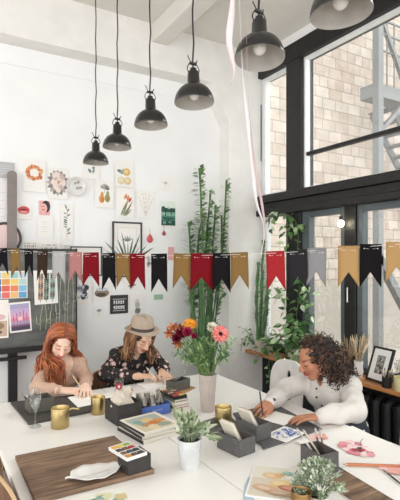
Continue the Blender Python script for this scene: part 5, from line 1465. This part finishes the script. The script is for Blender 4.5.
dried('dried brown stems in the rust brown pot', 2.95, 2.60, SZ + .01, 24, .18, .27, .07, [C('#a98a62'), C('#8a6a48'), C('#c9b08a')], True)
dried('dried grey stems in the brown glass jar', 3.0, 2.16, SZ + .01, 14, .13, .20, .05, [C('#9a9484'), C('#b3ab98'), C('#7a7262')], False)

# glowing bulb on a wire at the casement, fairy lights on the sill
t = thing('light_bulb', 'lit round bulb hanging at the top of the casement window', 'light bulb', (2.98, 2.70, 1.955))
MB().ball((0, 0, 0), (.028, .028, .03)).build('globe', emit('warm_bulb', '#fff2d0', 18), t)
MB().lathe([(.012, .022), (.014, .03), (.014, .06), (.001, .062)], seg=12).build('socket', MAT['black'], t)
MB().tube([(0, 0, .06), (.0, 0, .12), (.01, -.0, .16)], .003, 5).build('cable', MAT['black'], t)
t = thing('string_lights', 'tiny warm fairy lights on a wire along the sill edge by the plants', 'fairy lights', (2.845, 3.05, .7245))
P = cat_rom([(.03, .25, 0), (.015, .15, 0), (.01, .05, 0), (.02, -.05, 0), (.02, -.15, 0)], 4); MB().tube(P, .0012, 4).build('wire', MAT['black'], t)
fm = emit('fairy_light', '#ffd890', 6)
for p in P[1::3]: MB().ball(p + V((0, 0, .0045)), .0038, None, 8, 6).build('bulb', fm, t)
# ---------------------------------------------------------------- people
random.seed(5)
Zv = V((0, 0, 1))
MAT['eye'] = MC('eye', rough=.15, var=.01)
def head_R(f0, pitch, roll=0):
    f0 = V((f0[0], f0[1], 0)).normalized(); f = f0 * math.cos(pitch) - Zv * math.sin(pitch); u = Zv * math.cos(pitch) + f0 * math.sin(pitch)
    q = Matrix.Rotation(roll, 3, f); u = q @ u; x = f.cross(u)
    return Matrix((x, f, u)).transposed()
def add_head(S, c, R):
    c = V(c); P = lambda x, y, z: c + R @ V((x, y, z)); e = lambda q, r, k=.012, sub=False: S.ell(P(*q), r, R, k, sub)
    e((0, -.012, .035), (.073, .092, .082), .02); e((0, .018, -.028), (.057, .068, .074), .025)
    S.cone(P(.022, .0, -.062), P(.008, .052, -.090), .036, .021, .02); S.cone(P(-.022, .0, -.062), P(-.008, .052, -.090), .036, .021, .02)
    for s in (-1, 1):
        e((s * .034, .050, -.022), (.026, .026, .024), .02); e((s * .031, .102, .010), (.019, .020, .012), .012, True); e((s * .031, .0715, .009), (.0165, .0155, .0135), .004)
        e((s * .075, -.006, -.006), (.009, .019, .030), .006); e((s * .032, .080, .030), (.020, .008, .006), .012)
        e((s * .010, .094, -.031), (.009, .010, .008), .006)
    S.cone(P(0, .082, .016), P(0, .106, -.024), .008, .0125, .010)
    e((0, .086, -.052), (.021, .010, .006), .005); e((0, .085, -.063), (.018, .011, .0075), .005)
def add_hand(S, w, d, dorsal, side, curl=(.5, .5, .5, .5), thumb_in=.0, sc=1.0):
    """w wrist, d finger direction, dorsal = back of hand; side +1 when the thumb lies at d x dorsal"""
    w = V(w); d = V(d).normalized(); n = V(dorsal); n = (n - d * n.dot(d)).normalized(); t = d.cross(n) * side
    P = lambda a, b, c: w + (d * a + t * b + n * c) * sc
    R = Matrix((d, t, n)).transposed()
    S.ell(P(.045, 0, 0), (.052 * sc, .038 * sc, .0145 * sc), R, .012); S.cone(w - d * .02, P(.02, 0, 0), .0235, .02 * sc, .015)
    for (b, a0, L, fan), cu in zip(((.029, .086, (.042, .026, .022), .10), (.0095, .090, (.046, .030, .023), .03), (-.0105, .087, (.043, .028, .022), -.05), (-.029, .078, (.034, .022, .019), -.15)), curl):
        p = P(a0 - .015, b, .003); q = P(a0, b, .003); S.cone(P(.03, b * .7, .002), q, .0105 * sc, .0088 * sc, .008)
        ang = cu * .55; cur = q
        for L_, r0, r1, f in zip(L, (.0085, .0078, .0072), (.0078, .0072, .0062), (1, 1.15, .8)):
            dd = (d * math.cos(ang) + t * fan - n * math.sin(ang)).normalized(); nx = cur + dd * L_ * sc; S.cone(cur, nx, r0 * sc, r1 * sc, .004); cur = nx; ang += cu * f
    a = P(.018, .026, -.002); b_ = P(.048, .050 - .012 * thumb_in, -.008 - .008 * thumb_in); c_ = P(.078, .056 - .032 * thumb_in, -.012 - .014 * thumb_in); e_ = P(.100, .052 - .042 * thumb_in, -.014 - .018 * thumb_in)
    S.cone(a, b_, .014 * sc, .0105 * sc, .01); S.cone(b_, c_, .0105 * sc, .0088 * sc, .004); S.cone(c_, e_, .0088 * sc, .0066 * sc, .004)

def person(name, label, J, base, skin, shade, lipc, browc):
    base = V(base); root = thing(name, label, 'person', base, 0)
    R = J['R']; hc = V(J['head']); inv = np.array(R.transposed()); hcn = np.array(hc)
    pel, nk = V(J['pelvis']), V(J['neck']); shR, shL = V(J['shR']), V(J['shL']); u = (nk - pel).normalized(); rx = (shR - shL).normalized(); f = u.cross(rx).normalized(); rx = f.cross(u)
    B = Matrix((rx, f, u)).transposed(); J['B'] = B
    S = SDF(.0042)
    def torso(S, g, k=.05):
        S.ell(pel, (.165 + g, .125 + g, .12 + g), B, k); S.ell(pel.lerp(nk, .38) , (.128 + g, .098 + g, .14 + g), B, k); S.ell(pel.lerp(nk, .70) + f * .005, (.142 + g, .102 + g, .14 + g), B, k)
        for s in (-1, 1): S.ell(pel.lerp(nk, .66) + rx * s * .066 + f * .078, (.058 + g * .6, .05 + g * .6, .056 + g * .6), B, .03)
        S.cone(shR, nk - u * .02, .046 + g, .05 + g, .04); S.cone(shL, nk - u * .02, .046 + g, .05 + g, .04); S.cone(shR, shL, .045 + g, .045 + g, .04)
    J['torso'] = torso
    torso(S, 0)
    S.cone(nk - u * .04, hc + R @ V((0, -.025, -.06)), .05, .047, .03)
    add_head(S, hc, R)
    for s in ('R', 'L'):
        sh, el, wr = V(J['sh' + s]), V(J['el' + s]), V(J['wr' + s])
        S.cone(sh, el, .043, .034, .02); S.cone(el, el.lerp(wr, .35), .034, .033, .01); S.cone(el.lerp(wr, .35), wr, .033, .0235, .01)
        add_hand(S, wr, *J['hand' + s])
        hp, kn, an, toe = V(J['hip' + s]), V(J['kn' + s]), V(J['an' + s]), V(J['toe' + s])
        S.cone(hp, kn, .082, .056, .04); S.cone(kn, an, .054, .036, .02); S.cone(an, toe, .036, .028, .02); S.cone(an, an - (toe - an) * .25 - Zv * .02, .034, .03, .02)
    sk, sh_, lp, br = [np.array(lin(C(c))) for c in (skin, shade, lipc, browc)]
    def col(v):
        q = (v - hcn) @ inv.T; x, y, z = np.abs(q[:, 0]), q[:, 1], q[:, 2]
        c = np.tile(sk, (len(v), 1))
        def mix(m, cc, a=1.0):
            m = (np.clip(m, 0, 1) * a)[:, None]; c[:] = c * (1 - m) + cc * m
        inh = (np.linalg.norm(q, axis=1) < .14)
        mix(inh * np.exp(-((x - .038) ** 2 + (z + .022) ** 2) / .0007) * (y > .03), sh_, .45)
        mix(inh * (x < .024 - .5 * np.abs(z + .058)) * (np.abs(z + .057) < .0125) * (y > .07), lp)
        mix(inh * (np.abs(x - .033) < .019) * (np.abs(z - .029 - .004 * (1 - (x - .033) ** 2 / .0004)) < .0036) * (y > .05), br, .65)
        mix(inh * (np.abs(x - .031) < .0165) * (np.abs(z - .0020 + .25 * (x - .031) ** 2 / .016) < .0040) * (y > .065), np.array((.012, .008, .006)), .9)
        return c
    sdf_object('body', S, MAT['skin'], root, col, origin=base)
    return root, f, u, rx, B
def sleeve_shirt(J, g, gs, hk=.0, hem=.06, h=.0055, sleeve=1.0, cuff=.034):
    S = SDF(h); J['torso'](S, g)
    for s in ('R', 'L'):
        sh, el, wr = V(J['sh' + s]), V(J['el' + s]), V(J['wr' + s]); w2 = el.lerp(wr, sleeve)
        S.cone(sh, el, .046 + gs, .042 + gs, .035); S.cone(el, el.lerp(w2, .7), .042 + gs, .036 + gs * .9, .02); S.cone(el.lerp(w2, .7), w2, .036 + gs * .9, cuff, .02)
    return S
def trousers(J, root, base, mat, g=.012):
    S = SDF(.0065); S.ell(V(J['pelvis']), (.170 + g, .13 + g, .115), J['B'], .04)
    for s in ('R', 'L'):
        hp, kn, an = V(J['hip' + s]), V(J['kn' + s]), V(J['an' + s]); S.cone(hp, kn, .084 + g, .06 + g, .04); S.cone(kn, kn.lerp(an, .93), .058 + g, .042 + g, .02)
    sdf_object('trousers', S, mat, root, None, folds(.003, .07, 4), origin=base)
    Sh = SDF(.0055)
    for s in ('R', 'L'):
        an, toe = V(J['an' + s]), V(J['toe' + s]); Sh.cone(an - Zv * .02, toe, .044, .036, .02); Sh.cone(an - Zv * .02, an - (toe - an) * .25 - Zv * .02, .042, .038, .02)
    sdf_object('shoes', Sh, MAT['black'], root, None, origin=base)
def strands(mb, guides, r0, cols, wave=.01, seg=5, wl=3.0, base=V()):
    for g in guides:
        P = cat_rom(g, 7); n = len(P); ph = random.uniform(0, 6.28); am = wave * random.uniform(.6, 1.3); out = []
        for i, p in enumerate(P):
            t = i / (n - 1); d = (P[min(i + 1, n - 1)] - P[max(i - 1, 0)]).normalized(); x = basis(d)
            k = min(1, max(0, t - .18) * 2.2)
            out.append(p - base + x.col[0] * am * k * math.sin(ph + t * 6.28 * wl) + x.col[1] * am * k * math.cos(ph + t * 6.28 * wl))
        rr = [r0 * (.55 + .45 * min(1, 4 * i / n)) * (1 if i < n * .7 else max(.15, 1 - (i / n - .7) * 2.6)) for i in range(n)]
        mb.tube(out, rr, seg, vary(random.choice(cols), .12))
def table_legs(J, kR, kL, hipdx, d):
    """legs under the table: hips beside the pelvis, knees, feet on the floor"""
    p = V(J['pelvis']); rx = (V(J['shR']) - V(J['shL'])); rx.z = 0; rx.normalize()
    for s, k, sg in (('R', kR, 1), ('L', kL, -1)):
        J['hip' + s] = p + rx * sg * hipdx - Zv * .01; J['kn' + s] = V(k); J['an' + s] = V(k) + V((d[0] * .03, d[1] * .03, -k[2] + .085)); J['toe' + s] = V(J['an' + s]) + V((d[0] * .13, d[1] * .13, -.05))

# ----- red haired woman at the end of the left table
RA = head_R((-.20, -.98), .50, -.16)
A = dict(head=(.824, 3.285, 1.070), R=RA, pelvis=(.835, 3.60, .55), neck=(.860, 3.375, .948), shR=(.748, 3.385, .886), shL=(.965, 3.385, .892),
         elR=(.640, 3.215, .794), elL=(.995, 3.27, .798), wrR=(.760, 3.055, .794), wrL=(.925, 3.065, .798),
         handR=((.95, -.30, -.10), (.0, -.25, 1), -1, (.75, .8, .85, .9), 1.0), handL=((-.25, -.95, -.10), (.12, 0, 1), 1, (.3, .28, .3, .35), .2))
table_legs(A, (.755, 3.20, .555), (.925, 3.20, .555), .085, (0, -1))
ba = (.83, 3.45, 0)
ra, f_, u_, r_, B_ = person('person', 'woman with long wavy red hair in a beige knit top, writing at the left table', A, ba, '#ecc9b4', '#dd9a86', '#b9635a', '#8a5636')
S = sleeve_shirt(A, .008, .003, sleeve=.95, cuff=.032)
nk = V(A['neck'])
S.cone(nk + u_ * .06, nk - u_ * .005 + f_ * .01, .075, .062, .008, True)
for t_ in (0, .2, .4, .6, .8, 1): S.ell(nk + f_ * (.085 + .05 * t_) - u_ * (.005 + .15 * t_), (.056 * (1 - t_) + .008, .075, .04), B_, .006, True)
MAT['knit'] = M('beige_pink_knit', '#c9a793', .9, var=.10, scale=90, bump=.35, bscale=220, spec=.2)
MAT['denim'] = M('dark_denim', '#31363f', .85, var=.2, scale=80)
sdf_object('sweater', S, MAT['knit'], ra, None, folds(.0022, .06, 2), origin=ba)
trousers(A, ra, ba, MAT['denim'])
hA = V(A['head']); HP = lambda c, R, q: c + R @ V(q)
cap = SDF(.005); cap.ell(HP(hA, RA, (0, -.022, .042)), (.083, .100, .089), RA, .02); cap.ell(HP(hA, RA, (0, -.055, -.05)), (.078, .055, .11), RA, .04)
cap.ell(HP(hA, RA, (0, .095, -.012)), (.062, .088, .098), RA, .012, True)
REDS = [C('#9c552f'), C('#824022'), C('#b26d40'), C('#6b361d'), C('#a65f38')]
rc = [np.array(lin(c)) for c in REDS]
hb = sdf_object('hair', cap, MAT['hair'], ra, lambda v: np.tile(rc[1], (len(v), 1)), folds(.002, .02, 8), origin=ba)
mb = MB(); G = []
def surf(y, s, z0=.128): return (s * .006, y, z0 - 4.2 * (y + .02) ** 2)
for k in range(150):
    y = random.uniform(-.085, .068); s = 1
    r0 = HP(hA, RA, surf(y, s)); r1 = HP(hA, RA, (s * .066, y * .95, .105 - 3 * (y + .02) ** 2)); r2 = HP(hA, RA, (s * random.uniform(.084, .096), y * .85 - .004, .02)); r3 = HP(hA, RA, (s * random.uniform(.078, .10), y * .7 + .01, -.075))
    if y > -.045: e1 = V((random.uniform(.70, .82), random.uniform(3.225, 3.27), .93)); e2 = V((e1.x * .7 + .3 * .775 + random.uniform(-.035, .035), random.uniform(3.195, 3.245), random.uniform(.77, .84)))
    else: e1 = V((random.uniform(.665, .72), random.uniform(3.30, 3.39), .93)); e2 = V((random.uniform(.625, .70), random.uniform(3.28, 3.34), random.uniform(.77, .84)))
    G.append([r0, r1, r2, r3, e1, e2])
for k in range(95):
    y = random.uniform(-.085, .068); s = -1
    r0 = HP(hA, RA, surf(y, s)); r1 = HP(hA, RA, (s * .066, y * .95, .105 - 3 * (y + .02) ** 2)); r2 = HP(hA, RA, (s * random.uniform(.084, .095), y * .85 - .006, .02)); r3 = HP(hA, RA, (s * random.uniform(.080, .10), y * .7 - .012, -.07))
    e1 = V((random.uniform(.935, .985), random.uniform(3.34, 3.40), .955)); e2 = V((random.uniform(.955, 1.01), random.uniform(3.35, 3.42), random.uniform(.90, .94)))
    G.append([r0, r1, r2, r3, e1, e2])
strands(mb, G, .0062, REDS, .0095, 5, 4.0, V(ba))
mb.build('strands', MAT['hair'], hb)

# ----- woman in the hat
RB = head_R((.20, -.98), .62, .05)
Bp = dict(head=(1.412, 3.245, 1.062), R=RB, pelvis=(1.385, 3.58, .53), neck=(1.415, 3.372, .962), shR=(1.285, 3.40, .905), shL=(1.545, 3.375, .885),
          elR=(1.135, 3.27, .806), elL=(1.605, 3.255, .806), wrR=(1.325, 3.10, .806), wrL=(1.525, 3.105, .806),
          handR=((.96, -.22, -.10), (.0, -.1, 1), -1, (.5, .5, .55, .6), .7), handL=((-.08, -1, -.12), (.1, 0, 1), 1, (.3, .3, .3, .35), .2))
table_legs(Bp, (1.30, 3.19, .555), (1.47, 3.19, .555), .085, (0, -1))
bb_ = (1.40, 3.43, 0)
rb, f_, u_, r_, B_ = person('person', 'woman in a beige felt hat and black flowered shirt, drawing beside the bouquet', Bp, bb_, '#e3bca0', '#d08f78', '#b0605a', '#5e4030')
def floral():
    m, nt, b = new_mat('black_floral_cotton')
    vec = coords(nt)
    nz = nd(nt, 'ShaderNodeTexNoise'); nz.inputs['Scale'].default_value = 30; nt.links.new(vec, nz.inputs['Vector'])
    ad = nd(nt, 'ShaderNodeVectorMath', operation='MULTIPLY_ADD'); ad.inputs[1].default_value = (.03,) * 3; nt.links.new(nz.outputs['Color'], ad.inputs[0]); nt.links.new(vec, ad.inputs[2])
    vo = nd(nt, 'ShaderNodeTexVoronoi'); vo.inputs['Scale'].default_value = 19; nt.links.new(ad.outputs[0], vo.inputs['Vector'])
    r1 = nd(nt, 'ShaderNodeValToRGB'); r1.color_ramp.interpolation = 'CONSTANT'
    for p_, c_ in ((0, '#a8656a'), (.10, '#e6cfc8'), (.27, '#cfa6a0'), (.36, '#232021')):
        e = r1.color_ramp.elements[0] if p_ == 0 else r1.color_ramp.elements.new(p_); e.position = p_; e.color = (*lin(C(c_)), 1)
    r1.color_ramp.elements[len(r1.color_ramp.elements) - 1].color = (*lin(C('#232021')), 1); r1.color_ramp.elements[len(r1.color_ramp.elements) - 1].position = .40
    nt.links.new(vo.outputs['Distance'], r1.inputs['Fac'])
    gt = nd(nt, 'ShaderNodeMath', operation='GREATER_THAN'); gt.inputs[1].default_value = .30; sx = nd(nt, 'ShaderNodeSeparateXYZ'); nt.links.new(vo.outputs['Color'], sx.inputs[0]); nt.links.new(sx.outputs['X'], gt.inputs[0])
    mx = nd(nt, 'ShaderNodeMix', data_type='RGBA'); mx.inputs[6].default_value = (*lin(C('#232021')), 1); nt.links.new(gt.outputs[0], mx.inputs[0]); nt.links.new(r1.outputs['Color'], mx.inputs[7])
    v2 = nd(nt, 'ShaderNodeTexVoronoi'); v2.inputs['Scale'].default_value = 34; nt.links.new(ad.outputs[0], v2.inputs['Vector'])
    r2 = nd(nt, 'ShaderNodeValToRGB'); r2.color_ramp.elements[0].position = .18; r2.color_ramp.elements[0].color = (1, 1, 1, 1); r2.color_ramp.elements[1].position = .22; r2.color_ramp.elements[1].color = (0, 0, 0, 1); nt.links.new(v2.outputs['Distance'], r2.inputs['Fac'])
    m2 = nd(nt, 'ShaderNodeMix', data_type='RGBA'); m2.inputs[7].default_value = (*lin(C('#8f8a78')), 1); nt.links.new(r2.outputs['Color'], m2.inputs[0]); nt.links.new(mx.outputs[2], m2.inputs[6])
    nt.links.new(m2.outputs[2], b.inputs['Base Color']); b.inputs['Roughness'].default_value = .8
    return m
S = sleeve_shirt(Bp, .010, .009, sleeve=.90, cuff=.034); nk = V(Bp['neck'])
S.cone(nk + u_ * .07, nk + u_ * .012 + f_ * .012, .07, .055, .008, True); S.ell(nk + f_ * .075 + u_ * .0, (.03, .05, .05), B_, .008, True)
sdf_object('shirt', S, floral(), rb, None, folds(.004, .07, 3), origin=bb_)
cl = SDF(.004)
for k in range(9):
    a0, a1 = [PI / 2 + .5 + (2 * PI - 1.0) * q / 9 for q in (k, k + 1)]
    cl.cone(nk + B_ @ V((.058 * math.cos(a0), .052 * math.sin(a0) + .006, .012)), nk + B_ @ V((.058 * math.cos(a1), .052 * math.sin(a1) + .006, .012)), .011, .011, .008)
sdf_object('collar', cl, floral(), rb, None, origin=bb_)
trousers(Bp, rb, bb_, MAT['denim'])
hB = V(Bp['head']); cap = SDF(.005); cap.ell(HP(hB, RB, (0, -.022, .035)), (.082, .098, .088), RB, .02); cap.ell(HP(hB, RB, (0, -.05, -.05)), (.078, .055, .10), RB, .04); cap.ell(HP(hB, RB, (0, .095, -.025)), (.060, .085, .092), RB, .012, True)
BRN = [C('#69472f'), C('#7f5a40'), C('#97704f'), C('#4f3626'), C('#a98562')]
hb = sdf_object('hair', cap, MAT['hair'], rb, lambda v: np.tile(np.array(lin(BRN[3])), (len(v), 1)), folds(.002, .02, 8), origin=bb_)
mb = MB(); G = []
for k in range(150):
    s = 1 if k < 85 else -1; y = random.uniform(-.09, .055)
    r0 = HP(hB, RB, (s * .05, y * .95, .10 - 3 * (y + .02) ** 2)); r1 = HP(hB, RB, (s * random.uniform(.082, .090), y * .9, .04)); r2 = HP(hB, RB, (s * random.uniform(.082, .098), y * .8, -.06))
    if s > 0: e1 = V((random.uniform(1.275, 1.345), random.uniform(3.22, 3.33), .955)); e2 = V((e1.x * .7 + .3 * 1.30 + random.uniform(-.015, .015), e1.y + .02, random.uniform(.885, .93)))
    else: e1 = V((random.uniform(1.475, 1.535), random.uniform(3.20, 3.30), .95)); e2 = V((random.uniform(1.47, 1.53), e1.y - .0, random.uniform(.84, .91)))
    G.append([r0, r1, r2, e1, e2])
strands(mb, G, .006, BRN, .006, 5, 2.2, V(bb_)); mb.build('strands', MAT['hair'], hb)
# hat
hq = Matrix.Rotation(.12, 3, 'X')
HM = (Matrix.Translation(HP(hB, RB, (0, -.022, .056)) - V(bb_)) @ (RB @ Matrix.Rotation(.46, 3, 'X')).to_4x4() @ Matrix.Scale(.93, 4))
hat = MB(); prof = []
seg = 44; rows = [(.141, -.004), (.138, -.001), (.12, .002), (.103, .003), (.094, .006), (.0925, .03), (.0905, .06), (.087, .085), (.078, .105), (.06, .115), (.035, .112), (.001, .104)]
vs, fs = [], []
for i, (r, z) in enumerate(rows):
    for k in range(seg):
        a = 2 * PI * k / seg; c_, s_ = math.cos(a), math.sin(a); rx_, ry_ = r * .97, r * 1.09
        zz = z
        if i < 3: zz += .012 * (c_ * c_) * (r - .09) / .05 - .008 * max(0, s_) * (r - .09) / .05
        pinch = 1.0
        if i >= 7 and s_ > 0: pinch = 1 - .20 * math.exp(-((abs(c_) - .55) / .25) ** 2) * s_ * (i - 6) / 4
        if i >= 8: zz -= .018 * math.exp(-(c_ / .35) ** 2) * (1 if i >= 9 else .5)
        vs.append(HM @ V((rx_ * c_ * pinch, ry_ * s_ * pinch, zz)))
for i in range(len(rows) - 1):
    for k in range(seg): fs.append((i * seg + k, i * seg + (k + 1) % seg, (i + 1) * seg + (k + 1) % seg, (i + 1) * seg + k))
MAT['hatfelt'] = M('beige_felt', '#b3a492', .95, var=.06, scale=40, bump=.2, bscale=200, spec=.1)
ho = hat.add(vs, fs).build('hat', MAT['hatfelt'], rb, solid=.004, angle=60)
bd = MB(); vs, fs = [], []
for i, (r, z) in enumerate(((.0965, .006), (.0963, .014), (.0955, .026), (.0945, .032))):
    for k in range(seg): a = 2 * PI * k / seg; vs.append(HM @ V((r * .97 * math.cos(a), r * 1.09 * math.sin(a), z)))
for i in range(3):
    for k in range(seg): fs.append((i * seg + k, i * seg + (k + 1) % seg, (i + 1) * seg + (k + 1) % seg, (i + 1) * seg + k))
bd.add(vs, fs).build('hat_band', M('dark_brown_ribbon', '#4a403a', .7), ho)

# ----- curly haired woman at the right side
RC = head_R((-.94, .33), .36, .04)
Cp = dict(head=(2.110, 2.130, 1.016), R=RC, pelvis=(2.335, 2.12, .56), neck=(2.218, 2.13, .932), shR=(2.215, 2.258, .850), shL=(2.262, 1.985, .868),
          elR=(2.0, 2.27, .815), elL=(2.095, 1.790, .795), wrR=(1.735, 2.115, .808), wrL=(1.83, 1.80, .804),
          handR=((-.86, -.50, -.06), (.25, -.5, 1), -1, (.75, .8, .85, .9), 1.0), handL=((-.82, .57, -.10), (-.06, 0, 1), 1, (.22, .2, .22, .26), .3, .93))
table_legs(Cp, (1.93, 2.22, .555), (1.93, 2.04, .555), .085, (-1, 0))
bcw = (2.25, 2.12, 0)
rcw, f_, u_, r_, B_ = person('person', 'woman with dark curly hair in a white blouse, writing at the right table', Cp, bcw, '#bb8466', '#a8674e', '#9a4f48', '#3a2820')
S = sleeve_shirt(Cp, .016, .014, sleeve=.97, cuff=.037); nk = V(Cp['neck'])
for s in ('R', 'L'):
    el, wr = V(Cp['el' + s]), V(Cp['wr' + s]); S.ell(el.lerp(wr, .55) - Zv * .002, ((.054, .052, .046) if s == 'R' else (.050, .050, .048)), None, .03)
    S.cone(V(Cp['sh' + s]).lerp(el, .5), el, .056, .052, .03)
S.cone(nk + u_ * .07, nk + u_ * .014 + f_ * .012, .07, .053, .008, True); S.ell(nk + f_ * .085 - u_ * .0, (.026, .06, .055), B_, .008, True)
MAT['blouse'] = M('white_cotton', '#d9d4ce', .85, var=.05, scale=12, bump=.55, bscale=17, spec=.25)
sh_o = sdf_object('blouse', S, MAT['blouse'], rcw, None, folds(.0042, .10, 6), origin=bcw)
cl = SDF(.004)
for k in range(9):
    a0, a1 = [PI / 2 + .45 + (2 * PI - .9) * q / 9 for q in (k, k + 1)]
    for z_, rr in ((.012, .012), (.026, .008)):
        cl.cone(nk + B_ @ V((.058 * math.cos(a0), .054 * math.sin(a0) + .008, z_)), nk + B_ @ V((.058 * math.cos(a1), .054 * math.sin(a1) + .008, z_)), rr, rr, .008)
for s in (-1, 1):
    cl.cone(nk + B_ @ V((s * .030, .058, .014)), nk + B_ @ V((s * .042, .090, -.035)), .012, .006, .01)
sdf_object('collar', cl, MAT['blouse'], rcw, None, origin=bcw)
# buttons down the front and on the cuff, seated on the cloth
bv = np.array([v.co for v in sh_o.data.vertices]) + np.array(bcw)
for k in range(4):
    o_ = nk + f_ * .5 - u_ * (.055 + .062 * k) + r_ * .012; dd = np.array(f_)
    rel = bv - np.array(o_); al = rel @ dd; off = np.linalg.norm(rel - al[:, None] * dd, axis=1); al = np.where(off < .012, al, -9); i = int(np.argmax(al)); p = V(bv[i])
    MB().lathe([(.001, .004), (.0065, .004), (.0068, .001), (.006, -.002)], seg=12, R=basis(f_), col=C('#2b2726')).build('button', MAT['gloss'], rcw, loc=p - V(bcw))
wrR, elR = V(Cp['wrR']), V(Cp['elR']); p0 = wrR.lerp(elR, .20); dd = V((-.35, -.85, .35)).normalized()
rel = bv - np.array(p0); al = rel @ np.array(dd); off = np.linalg.norm(rel - al[:, None] * np.array(dd), axis=1); al = np.where(off < .012, al, -9); p = V(bv[int(np.argmax(al))])
MB().lathe([(.001, .004), (.0095, .004), (.010, .001), (.009, -.002)], seg=12, R=basis(dd), col=C('#2b2726')).build('button', MAT['gloss'], rcw, loc=p - V(bcw))
trousers(Cp, rcw, bcw, MAT['denim'])
hC = V(Cp['head']); DK = [C('#33241d'), C('#422e24'), C('#261b17'), C('#523a2d'), C('#644838')]
cap = SDF(.006); cap.ell(HP(hC, RC, (0, -.040, .036)), (.090, .100, .088), RC, .03); cap.ell(HP(hC, RC, (0, -.098, -.03)), (.118, .085, .118), RC, .05)
cap.ell(HP(hC, RC, (.0, -.112, -.14)) , (.125, .075, .105), RC, .05); cap.ell(HP(hC, RC, (0, .10, -.03)), (.066, .088, .095), RC, .012, True)
hb = sdf_object('hair', cap, MAT['hair'], rcw, lambda v: np.tile(np.array(lin(DK[2])), (len(v), 1)), folds(.006, .035, 9), origin=bcw)
mb = MB(); hv = np.array([v.co for v in hb.data.vertices]); hn = np.array([v.normal for v in hb.data.vertices])
for k in range(1150):
    i = random.randrange(len(hv)); p = V(hv[i]); n = V(hn[i]); q = RC.transposed() @ (p + V(bcw) - hC)
    if (q.y > .04 and q.z < .095) or (q.y > .005 and q.z < .05): continue
    out = (n * .55 + V((0, 0, -.75)) + rnd_dir(-1) * .5).normalized() if q.z < .10 else (n * .8 + rnd_dir(-1) * .6 + V((0, 0, -.15))).normalized()
    if q.y > .03: out = (out - RC.col[1] * .6).normalized()
    L = random.uniform(.035, .075) * (.6 if q.y > .02 else 1); Rm = basis(out); rr = random.uniform(.006, .010); ph = random.uniform(0, 6.28); turns = random.uniform(1.6, 2.6); P = []
    for t_ in range(15):
        t = t_ / 14; a = ph + t * turns * 6.28; P.append(p - n * .006 + out * L * t + (Rm.col[0] * math.cos(a) + Rm.col[1] * math.sin(a)) * rr * min(1, .3 + t * 2))
    mb.tube(P, [.0030] * 11 + [.0026, .002, .0014, .0008], 4, vary(random.choice(DK), .15), caps=False)
mb.build('curls', MAT['hair'], hb)

# pens held in the hands
def held_pen(label, tip, d, L, r, col):
    t = V(tip); d = V(d).normalized(); pencil(label, t + d * L, t, r, col)
held_pen('light wooden pencil in the hand of the red haired woman', (.905, 2.985, ZB + .002), (-.45, .30, .75), .15, .0036, C('#d9b48a'))
held_pen('slim white brush pen in the hand of the woman in the hat', (1.455, 3.03, TZ + .0104), (-.5, .25, .7), .14, .0034, C('#e6e2dc'))
held_pen("dark pen upright in the curly haired woman's hand", (1.615, 2.02, ZS + .003), (-.12, .06, 1), .155, .004, C('#3a3f4c'))
# ---------------------------------------------------------------- light and camera
wd = bpy.data.worlds.new('daylight'); SC.world = wd; wd.use_nodes = True
bg = wd.node_tree.nodes['Background']; bg.inputs['Color'].default_value = (.985, .99, 1, 1); bg.inputs['Strength'].default_value = 1.7
sd = bpy.data.lights.new('sun', 'SUN'); sd.energy = 2.1; sd.angle = math.radians(28); sd.color = (1, .97, .93)
so = bpy.data.objects.new('sun', sd); COL.objects.link(so)
so.rotation_euler = V((-.85, .12, -.62)).to_track_quat('-Z', 'Y').to_euler()
s2 = bpy.data.lights.new('rear_fill_sun', 'SUN'); s2.energy = 1.2; s2.angle = math.radians(100); s2.color = (1, .995, .985)  # second, very soft sun added behind the camera as fill for the back wall
so2 = bpy.data.objects.new('rear_fill_sun', s2); COL.objects.link(so2); so2.rotation_euler = V((.25, .85, -.24)).to_track_quat('-Z', 'Y').to_euler()
cd = bpy.data.cameras.new('camera'); cam = bpy.data.objects.new('camera', cd); COL.objects.link(cam)
cam.location = (0, 0, CAMZ); cam.rotation_euler = (PI / 2, 0, -YAW)
cd.sensor_fit = 'VERTICAL'; cd.sensor_height = 36; cd.sensor_width = 36; cd.lens = F / 500 * 36; cd.shift_y = (HZ - 250) / 500
cd.clip_start = .05
SC.camera = cam
SC.view_settings.view_transform = 'Standard'; SC.view_settings.look = 'None'; SC.view_settings.gamma = 1; SC.view_settings.use_curve_mapping = False
SC.view_settings.exposure = 0.32
SC.cycles.max_bounces = 10; SC.cycles.diffuse_bounces = 6; SC.cycles.transparent_max_bounces = 12
